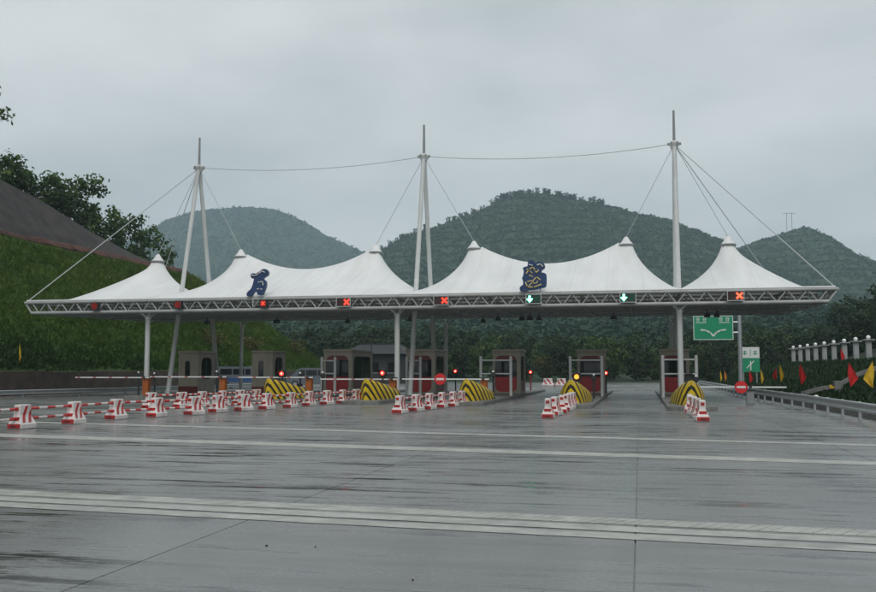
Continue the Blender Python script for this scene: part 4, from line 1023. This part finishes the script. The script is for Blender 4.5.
# ------------------------------------------------------------------ road signs
sg = thing('direction_sign', 'large green cantilever direction sign with white forked arrow', 'road sign', (7.6, 75, 0))
MB().tube((0, 0, -0.1), (0, 0, 6.1), 0.17, 0.14, n=14).build('post', 'galv', sg, smooth=True)
MB().tube((0, 0, 5.3), (-3.3, 0, 5.3), 0.07, n=8).tube((0, 0, 4.5), (-3.3, 0, 4.5), 0.07, n=8).build('arm', 'galv', sg)
pn = MB().box((-1.98, -0.14, 4.87), (3.0, 0.05, 1.9)).build('panel', 'sign_green', sg)
b = MB()
for s in (-1, 1): b.box((-1.98 + s * 1.46, -0.168, 4.87), (0.045, 0.012, 1.86)); b.box((-1.98, -0.168, 4.87 + s * 0.91), (2.87, 0.012, 0.045))
b.build('border', 'sign_white', pn)
b = MB(); arm = [(-0.92, 0.02), (-0.55, -0.02), (-0.22, -0.20), (0.0, -0.46)]
for sx in (-1, 1):
    for a, c in zip(arm[:-1], arm[1:]):
        a = (-1.98 + sx * a[0], 4.70 + a[1]); c = (-1.98 + sx * c[0], 4.70 + c[1]); ln = math.hypot(c[0] - a[0], c[1] - a[1])
        b.box(((a[0] + c[0]) / 2, -0.170 - 0.001 * (sx > 0), (a[1] + c[1]) / 2), (ln + 0.06, 0.012, 0.11), ry=-math.atan2(c[1] - a[1], c[0] - a[0]))
b.build('forked_arrow', 'sign_white', pn)
for x in (-3.12, -2.62, -1.40, -0.90):                     # tiny place-name characters, too small to read
    b = MB()
    for dx_, dz_, w_, h_ in ((0, .11, .26, .035), (0, 0.0, .30, .035), (-.06, -.06, .035, .22), (.07, -.06, .035, .22), (0, -.15, .22, .03)): b.box((x + dx_, -0.168 - random.uniform(0, .002), 5.55 + dz_), (w_, 0.010, h_))
    b.build('character', 'sign_white', pn)
for x in (-2.87, -1.15): MB().box((x, -0.168, 5.27), (0.78, 0.010, 0.05)).build('underline', 'sign_white', pn)
s2 = thing('lane_sign', 'small white plate over a green arrow board on two posts beside the far rail', 'road sign', (9.4, 85, 0))
for x in (-0.55, 0.55): MB().tube((x, 0.06, -0.1), (x, 0.06, 3.6), 0.06, n=8).build('post', 'galv', s2)
pw = MB().box((0.05, -0.05, 3.12), (1.5, 0.05, 0.95)).build('white_panel', 'sign_white', s2)
for k, (x, z, w_, h_) in enumerate([(-.42, 3.2, .3, .08), (-.42, 3.02, .34, .07), (-.42, 3.1, .07, .4), (.45, 3.2, .28, .07), (.45, 3.0, .34, .07), (.42, 3.1, .07, .36), (.05, 3.12, .05, .6)]): MB().box((x, -0.079 - .001 * k, z), (w_, 0.008, h_)).build('character_stroke', 'sign_green', pw)
pg = MB().box((0, -0.05, 2.02), (1.62, 0.05, 1.18)).build('green_panel', 'sign_green', s2)
b = MB().box((0.05, -0.08, 1.98), (0.09, 0.01, 0.8)).box((-0.12, -0.082, 1.95), (0.5, 0.01, 0.08), ry=R(-50)).box((0.2, -0.084, 2.25), (0.4, 0.01, 0.08), ry=R(-50)); b.build('arrow', 'sign_white', pg)

# ------------------------------------------------------------------ small house, lamp pole and vehicles behind the plaza
hs = thing('small_house', 'low grey house with dark hipped roof beyond the toll lanes', 'house', (-30.8, 106, 0))
MB().box((0, 2.2, 1.75), (6.6, 4.4, 3.5)).build('wall', 'house_wall', hs)
rf = MB().add([(-4.0, -0.7, 3.5), (4.0, -0.7, 3.5), (4.0, 5.1, 3.5), (-4.0, 5.1, 3.5), (-2.4, 2.2, 4.75), (2.4, 2.2, 4.75)], [(0, 1, 5, 4), (1, 2, 5), (2, 3, 4, 5), (3, 0, 4), (3, 2, 1, 0)]).build('roof', 'house_roof', hs)
MB().box((0, 2.2, 4.78), (5.0, 0.22, 0.14)).build('ridge_tile', 'house_roof', rf)
for x in (-2.2, 0.0, 2.2):
    w_ = MB().box((x, -0.012, 1.9), (1.1, 0.02, 1.2)).build('window', 'glass', hs); MB().box((x, -0.04, 1.25), (1.3, 0.1, 0.07)).build('sill', 'pillar', w_)
lp = thing('lamp_pole', 'thin dark lamp pole standing before the small hip roofed house', 'lamp post', (-20.6, 70, 0.0))
MB().tube((0, 0, 0), (0, 0, 4.2), 0.05, 0.035, n=8).build('pole', 'dark', lp); MB().lathe([(0.04, 4.2), (0.12, 4.24), (0.10, 4.4), (0.02, 4.45)], n=10).build('lamp_head', 'dark', lp)

def van(loc, rz, mat_, lab, L=4.2, W=1.75, Hh=1.9, band=None):
    t = thing('parked_van', lab, 'van', loc, rz)
    side = [(-L / 2, 0.35), (L / 2, 0.35), (L / 2, 0.95), (L / 2 - 0.55, 1.15), (L / 2 - 1.15, Hh - 0.06), (L / 2 - 1.4, Hh), (-L / 2 + 0.12, Hh), (-L / 2, Hh - 0.15)]
    bd = MB().prism(side, -W / 2, W / 2, 'Y').build('body', mat_, t)
    for s in (-1, 1):
        for x0, x1 in ((-L / 2 + .25, -L / 2 + 1.3), (-L / 2 + 1.4, -L / 2 + 2.4), (-L / 2 + 2.5, L / 2 - 1.25)):
            MB().box(((x0 + x1) / 2, s * (W / 2 + .004), Hh - 0.45), (x1 - x0, 0.012, 0.5)).build('side_window', 'glass', bd)
        if band: MB().box((0, s * (W / 2 + .005), 0.75), (L - .3, 0.014, 0.30)).build('side_band', band, bd)
        for x in (-L / 2 + .75, L / 2 - .8):
            w_ = MB().tube((x, s * (W / 2 - .18), 0.32), (x, s * (W / 2 + .015), 0.32), 0.32, n=18).build('wheel', 'rubber', t)
            MB().tube((x, s * (W / 2 + .015), 0.32), (x, s * (W / 2 + .025), 0.32), 0.18, n=14).build('rim', 'galv', w_)
        MB().box((L / 2 + .004, s * (W / 2 - .28), 0.82), (0.012, 0.32, 0.16)).build('headlight', 'globe', t)
        MB().box((-L / 2 - .004, s * (W / 2 - .15), 1.05), (0.012, 0.14, 0.4)).build('tail_light', 'lens_red', t)
    ws = MB().add([(L / 2 - 0.57, -W / 2 + .1, 1.19), (L / 2 - 0.57, W / 2 - .1, 1.19), (L / 2 - 1.10, W / 2 - .14, Hh - .1), (L / 2 - 1.10, -W / 2 + .14, Hh - .1)], [(0, 1, 2, 3)])
    ws.v = [(x + .012, y, z + .010) for x, y, z in ws.v]; ws.build('windscreen', 'glass', t)
    MB().box((-L / 2 - .004, 0, Hh - .45), (0.012, W - .3, 0.5)).build('rear_window', 'glass', t)
    MB().box((L / 2 + .03, 0, 0.45), (0.08, W - .05, 0.2), bev=.02).build('bumper', 'dark', t)
van((-34.0, 76, 0), R(8), 'car_white', 'white van with blue side band parked below the grass slope', band='car_blue')
van((-29.2, 80, 0), R(-172), 'car_white', 'plain white van parked behind the second orange cabinet', Hh=1.8)

# ------------------------------------------------------------------ trees
def tree_proto(name, label, h, spread, nclump, nleaf, leaf, leafmat, seed, trunk_r=0.16, low=0.35, squash=0.75, loc=(0, 0, 0), group=None):
    rs_ = np.random.default_rng(seed); random.seed(seed)
    t = thing(name, label, 'tree', loc, 0, group)
    top = h * 0.72; pts = [Vector((0, 0, -0.3))]
    for k in range(1, 6): pts.append(Vector((random.uniform(-.05, .05) * h * k / 5, random.uniform(-.05, .05) * h * k / 5, top * k / 5)))
    tr = MB().path(pts, [trunk_r * (1.15 - 0.17 * k) for k in range(6)], 8)
    cl = []
    for k in range(nclump):
        a = 2.39996 * k + random.uniform(-.4, .4); f = (k + 0.5) / nclump
        zz = h * (low + (1 - low) * f) * random.uniform(.94, 1.03)
        env = math.sin(math.pi * min(1, 0.18 + 0.82 * (1 - f) ** 0.75)) ** 0.55 if f > 0.12 else 0.75
        rr = spread * env * random.uniform(0.35, 1.0); rr = max(rr, 0.05 * spread)
        c = Vector((rr * math.cos(a), rr * math.sin(a), zz)); cl.append((c, spread * random.uniform(0.20, 0.40)))
        if k % 2 == 0 or nclump < 14:
            st = pts[max(1, min(5, int(5 * min(1, zz / h) * 0.8)))]; md = st.lerp(c, .5) + Vector((0, 0, -.06 * h))
            tr.path([st, md, c], [trunk_r * .42, trunk_r * .28, trunk_r * .1], 5)
    tr.build('trunk', 'bark', t)
    P, O, T = [], [], []; wsum = sum(r ** 2 for _, r in cl)
    for c, r in cl:
        m = max(6, int(nleaf * r * r / wsum)); d = rs_.normal(size=(m, 3)); d /= np.linalg.norm(d, axis=1)[:, None]
        rad = r * rs_.uniform(0.25, 1.0, m) ** 0.55 * (1 + 0.25 * rs_.normal(size=m))
        p = d * rad[:, None] * np.array([1, 1, squash]) + np.array(c); P.append(p); O.append(d)
        T.append(np.clip(rs_.normal(0.45, .16) + rs_.normal(0, .16, m) + 0.12 * d[:, 2], 0, 1))
    P = np.concatenate(P); O = np.concatenate(O); T = np.concatenate(T)
    V, F = leaf_quads(P, leaf, 0.35, O * 0.8)
    arrays_obj('crown', V, F, leafmat, t, tint=np.repeat(T, 4))
    return t
# trees along the top of the netted slope
def ground_left(x, y): return float(left_z(np.array(x), np.array(y)))
tree_proto('broadleaf_tree', 'spreading broadleaf tree with feathery twigs halfway along the netted slope crest', 6.6, 3.6, 30, 3200, .42, 'leaf', 3, .16, .30, loc=(-56.5, 83, ground_left(-56.5, 83) - 0.5))
tree_proto('broadleaf_tree', 'broadleaf tree leaning over the low end of the netted slope, beside the tents', 7.4, 3.4, 28, 2900, .42, 'leaf', 4, .15, .18, loc=(-56.5, 94.5, ground_left(-56.5, 94.5) - 1.2))
tree_proto('broadleaf_tree', 'dense rounded tree on the highest part of the netted slope crest', 5.4, 2.8, 22, 2600, .38, 'leaf', 5, .15, .22, loc=(-57.0, 73, ground_left(-57, 73) - 1.1))
tree_proto('tall_tree', 'tall tree whose twigs hang into view high above the netted slope', 12.5, 3.9, 30, 2800, .40, 'leaf', 6, .22, .45, loc=(-58.5, 69.5, ground_left(-58.5, 69.5) - 1.0))
for k, (x, y, s) in enumerate([(-56.8, 78, .72), (-57, 88.8, .78), (-57, 100, .8)]):
    tree_proto('small_tree', ['small dark tree between the two broadleaf trees on the slope crest', 'small dark tree filling the crest behind the spreading tree', 'small dark tree on the far tail of the cut slope'][k], 6 * s + 1, 3.2 * s + .6, 18, 1900, .40, 'leaf', 20 + k, .12, .2, loc=(x, y, ground_left(x, y) - .4))
# rust-brown bushes on the slope below
def bush(x, y, s, lab, mat_='leaf_warm'):
    t = thing('bush', lab, 'bush', (x, y, ground_left(x, y))); P = rng.normal(size=(420, 3)) * np.array([.45, .45, .32]) * s + np.array([0, 0, .45 * s]); P[:, 2] = np.abs(P[:, 2])
    V, F = leaf_quads(P, .26, .3); arrays_obj('foliage', V, F, mat_, t, tint=np.repeat(np.clip(rng.normal(.6, .2, 420), 0, 1), 4))
    b = MB()
    for k in range(6): b.tube((0, 0, -.1), (random.uniform(-.4, .4) * s, random.uniform(-.4, .4) * s, .6 * s), .02, .008, 5)
    b.build('stem', 'bark', t)
bush(-40.5, 83, 1.5, 'rusty yellow bush on the slope above the first plain booth')
bush(-40.2, 91.5, 1.4, 'rusty yellow bush on the slope behind the second canopy post')
bush(-40.0, 104, 1.7, 'reddish brown bush at the tail of the grass slope')

# foothill terrain beyond the plaza
def hill_z(X, Y):
    base = np.interp(Y, [112, 124, 150, 200, 300, 420, 560], [-0.28, 0.1, 1.5, 5, 13, 24, 30])
    return base + np.clip((np.abs(X + 10) - 40) * 0.05, 0, 20) * smoothstep(118, 200, Y) + (fbm(X * .03, Y * .03, 12) - .5) * 5 * smoothstep(125, 200, Y)
xs_h = np.linspace(-330, 300, 90); ys_h = np.linspace(112, 560, 70); Xg, Yg = np.meshgrid(xs_h, ys_h, indexing='ij')
kind(arrays_obj('terrain', np.stack([Xg, Yg, hill_z(Xg, Yg)], -1).reshape(-1, 3), grid_faces(90, 70), 'soil', smooth=True), 'structure')

# the belt of single trees at the road end
protos = []
specs = [('belt_tree', 5.6, 2.7, 22, 1700, .40, 'leaf', 41), ('belt_tree', 6.6, 2.6, 22, 1700, .42, 'leaf_dark', 42), ('belt_tree', 4.6, 2.6, 18, 1400, .38, 'leaf', 43), ('belt_tree', 5.0, 2.4, 18, 1400, .38, 'leaf_warm', 44), ('belt_tree', 7.4, 2.9, 24, 1900, .42, 'leaf_dark', 45)]
KL = {'leaf': 'mid green bushy tree in the belt behind the toll plaza', 'leaf_dark': 'dark green dense tree in the belt behind the toll plaza', 'leaf_warm': 'yellow green tree in the belt behind the toll plaza'}
for nm, h_, sp, nc, nl_, lf, lm, sd in specs: protos.append((tree_proto(nm, KL[lm], h_, sp, nc, nl_, lf, lm, sd, .13, .12, group='tree belt behind the plaza'), lm))
random.seed(77); used = set(); slots = []
for x in np.arange(-41, 23, 2.9): slots.append((x + random.uniform(-1, 1), random.uniform(121, 128), 0.78))
for x in np.arange(-50, 36, 3.6): slots.append((x + random.uniform(-1.3, 1.3), random.uniform(131, 142), 0.92))
for x in np.arange(-60, 44, 4.4): slots.append((x + random.uniform(-1.5, 1.5), random.uniform(146, 162), 1.0))
for k, (x, y, s) in enumerate(slots):
    i = random.choices(range(5), [3, 4, 3, .8, 3])[0]; r_, lm = protos[i]; z = float(hill_z(np.array(x), np.array(y))) - 0.15
    sc = s * random.uniform(.85, 1.18); sc3 = (sc * random.uniform(.9, 1.15), sc * random.uniform(.9, 1.15), sc)
    if i not in used:
        used.add(i); r_.location = (x, y, z); r_.scale = sc3; r_.rotation_euler.z = random.uniform(0, 6)
    else: dup(r_, (x, y, z), random.uniform(0, 6.28), scale=sc3)
for i in range(5):
    if i not in used: protos[i][0].location = (-20 + 7 * i, 137, 1)
# dark trees on the rising ground at the right
rt = protos[4][0]
for k, (x, y, s) in enumerate([(23.5, 128, .75), (26, 122, .9), (28.5, 128, 1.0), (31, 121, 1.05), (33, 131, 1.15), (35.5, 124, 1.15), (29, 138, 1.1), (38, 136, 1.3), (24, 140, .8), (34, 112, .9), (27, 112, .7), (21, 120, .6), (22, 134, .7), (41, 118, 1.2)]):
    dup(rt, (x, y, float(right_z(np.array(x), np.array(y))) - 0.4), random.uniform(0, 6), 'dark tall tree on the wooded rise behind the globe pillars', 'trees on the wooded rise', scale=s)

# ------------------------------------------------------------------ mountains
clump_base = rng.normal(size=(22, 3)); clump_base /= np.linalg.norm(clump_base, axis=1)[:, None]; clump_base[:, 2] = np.abs(clump_base[:, 2]) * .9
def forest(name, P, size, mat_, label, tint, nq=11):
    """many small leaf clumps as one mass of foliage"""
    n = len(P); s = size * rng.uniform(.55, 1.35, n)
    d = rng.normal(size=(n, nq, 3)); d /= np.linalg.norm(d, axis=2)[:, :, None]; d[:, :, 2] = np.abs(d[:, :, 2])
    pts = P[:, None, :] + d * (s[:, None, None] * rng.uniform(.5, 1.0, (n, nq, 1)) * np.array([1, 1, 1.05]))
    V, F = leaf_quads(pts.reshape(-1, 3), 1.0, 0.3, d.reshape(-1, 3) * 1.2)
    c = np.repeat(pts.reshape(-1, 3), 4, 0); V = c + (V - c) * np.repeat(np.repeat(s, nq), 4)[:, None] * 0.85
    T = np.clip(np.repeat(tint, nq) + rng.normal(0, .08, n * nq), 0, 1)
    o = arrays_obj(name, V, F, mat_, tint=np.repeat(T, 4)); kind(o, 'stuff'); o['label'] = label; o['category'] = 'forest'; return o

def mountain(name, ridge, depth, seed, label, nclump, csize, terr=0.0, footz=8.0):
    rx = np.array([p[0] for p in ridge]); rz = np.array([p[1] for p in ridge]); Y0 = ridge[0][2]
    nu, nv = 170, 70; U = np.linspace(rx[0], rx[-1], nu); Vv = np.concatenate([np.linspace(0, 1, 52), np.linspace(1.02, 1.5, 18)])
    def zfun(X, v):
        kx = abs(rx[-1] - rx[0]) / 480.0; X = X / kx; zr = np.interp(X * kx, rx, rz); prof = np.where(v <= 1, v ** 1.12, 1 - (v - 1) * 1.1)
        z = footz + (zr - footz) * prof
        g_ = (fbm(X * .022 + 40, v * 1.3 + seed, seed) - .5) * 40 * np.clip(v, 0, 1) * np.clip(1.0 - v, 0, 1) * 3.2
        return z + g_ + (fbm(X * .09, v * 14, seed + 3) - .5) * 5.0
    Xg, Vg = np.meshgrid(U, Vv, indexing='ij')
    meander = 30 * (fbm(Xg * .012, Vg * 0 + seed, seed + 7, 2) - .5)
    Y = Y0 - depth * (1 - Vg) + meander; Z = zfun(Xg, Vg)
    kind(arrays_obj(name, np.stack([Xg, Y, Z], -1).reshape(-1, 3), grid_faces(nu, nv), 'soil', smooth=True), 'structure')
    X = rng.uniform(rx[0], rx[-1], nclump); v = 0.12 + 0.90 * rng.random(nclump) ** 0.9
    if terr:
        zz = zfun(X, v); q = np.round(zz / terr) * terr; sel = rng.random(nclump) < 0.4
        v = np.where(sel, v + (q - zz) / np.maximum(30, np.interp(X, rx, rz)) * 0.9, v)
    yy = Y0 - depth * (1 - v) + 30 * (fbm(X * .012, X * 0 + seed, seed + 7, 2) - .5)
    P = np.stack([X, yy, zfun(X, v) - csize * .15], -1)
    tint = np.clip(.42 + .55 * (fbm(X * .03, v * 5, seed + 9) - .5) + rng.normal(0, .13, nclump), 0, 1)
    forest('hill_forest', P, csize, 'forest', label, tint)
    return zfun, Y0, lambda X: 30 * (fbm(X * .012, X * 0 + seed, seed + 7, 2) - .5)
M1 = [(-640, 40, 760), (-560, 78, 760), (-483.6, 99, 760), (-453.5, 111, 760), (-429, 130, 760), (-404.4, 140.5, 760), (-380, 146, 760), (-355.8, 146.5, 760), (-336.7, 146.5, 760), (-313, 143, 760), (-289.5, 134, 760), (-261.6, 116.5, 760), (-236, 105, 760), (-198.6, 87, 760), (-163.7, 66, 760), (-100, 40, 760)]
M2 = [(-300, 18, 560), (-240, 32, 560), (-192.5, 54, 560), (-172.6, 68, 560), (-157.5, 77.5, 560), (-146.4, 82, 560), (-133.5, 87, 560), (-117.4, 92, 560), (-101.6, 98, 560), (-82.7, 106, 560), (-67.2, 108.5, 560), (-54.9, 108.8, 560), (-39.8, 105.2, 560), (-27.8, 103, 560), (-10, 98, 560), (7.4, 93.3, 560), (24.6, 87.4, 560), (38.7, 82, 560), (52.6, 74, 560), (74.5, 62, 560), (101, 45, 560), (140, 30, 560)]
M3 = [(-40, 25, 620), (0, 42, 620), (26.4, 56, 620), (45.5, 70, 620), (67.5, 81, 620), (79.9, 85.2, 620), (89, 87.5, 620), (101.2, 91.6, 620), (110.2, 90, 620), (118.9, 84.5, 620), (130.4, 75.3, 620), (145.4, 68.5, 620), (170, 56, 620), (203, 48, 620), (260, 40, 620), (340, 24, 620)]
def farther(ridge, k): return [(x * k, (z - 1.6) * k + 1.6, y * k) for x, z, y in ridge]
M1, M2, M3 = farther(M1, 2.45), farther(M2, 1.8), farther(M3, 1.85)
mountain('mountain', M1, 800, 1, 'hazy forest cover on the far hill above the left tents', 15000, 4.3)
f2, Y2, me2 = mountain('mountain', M2, 440, 2, 'terraced forest cover on the big hill behind the middle tents', 32000, 2.1, terr=11.0)
mountain('mountain', M3, 470, 5, 'terraced forest cover on the hill behind the right end tent', 18000, 2.2, terr=11.0)
# foothill woods between plaza and mountains
n = 7500; fx = rng.uniform(-260, 220, n); fy = 160 + 390 * rng.random(n) ** 1.3
P = np.stack([fx, fy, hill_z(fx, fy) + .6], -1)
forest('foothill_wood', P, 2.2, 'forest', 'dense dark wood on the foothills behind the tree belt', np.clip(.30 + .6 * (fbm(fx * .06, fy * .06, 15) - .5) + rng.normal(0, .12, n), 0, 1), nq=26)
# single trees standing on the skyline of the big hill
sk0 = tree_proto('skyline_tree', 'small tree standing up from the skyline of the big hill', 6.2, 2.6, 14, 420, .95, 'forest', 61, .12, .22, group='skyline trees of the big hill')
sk1 = tree_proto('skyline_tree', 'small tree standing up from the skyline of the big hill', 7.2, 2.2, 14, 420, .95, 'forest', 62, .12, .25, group='skyline trees of the big hill')
random.seed(5); first = {0: True, 1: True}
for k, x in enumerate(np.concatenate([rng.uniform(-288, -36, 70), rng.uniform(-150, -54, 34)])):
    z = float(f2(np.array(x), np.array(1.0))); y = Y2 + float(me2(np.array(x))) + random.uniform(-6, 2); i = random.randrange(2); o = (sk0, sk1)[i]; s = random.uniform(.55, 1.35)
    if first[i]: first[i] = False; o.location = (x, y, z - 2.4 * s); o.scale = (s, s, s)
    else: dup(o, (x, y, z - 2.4 * s), random.uniform(0, 6), scale=s)
# power pylon on the right hill
py = thing('power_pylon', 'tiny twin-pole power pylon on top of the right hill', 'pylon', (176.5, 1154, 162), 0)
py.scale = (1.85, 1.85, 1.85)
for x in (-1.6, 1.6): MB().tube((x, 0, 0), (x, 0, 14.5), .16, n=6).build('pole', 'grey_steel', py)
MB().tube((-4.2, 0, 13.8), (4.2, 0, 13.8), .14, n=6).build('crossarm', 'grey_steel', py)

# ------------------------------------------------------------------ damp air
hz, N_, L_, B_ = new_mat('damp_air'); N_.remove(B_)
pv = N_.new('ShaderNodeVolumePrincipled'); pv.inputs['Color'].default_value = (0.70, 0.89, 1.0, 1); pv.inputs['Density'].default_value = 0.00030; pv.inputs['Anisotropy'].default_value = 0.15
o_ = [n for n in N_ if n.type == 'OUTPUT_MATERIAL'][0]; L_.new(pv.outputs['Volume'], o_.inputs['Volume'])
M['haze'] = hz
hb = MB().box((-600, 1080, 204), (3400, 2260, 410)).build('haze', 'haze'); kind(hb, 'stuff')
hb.location = (0, 0, 0)
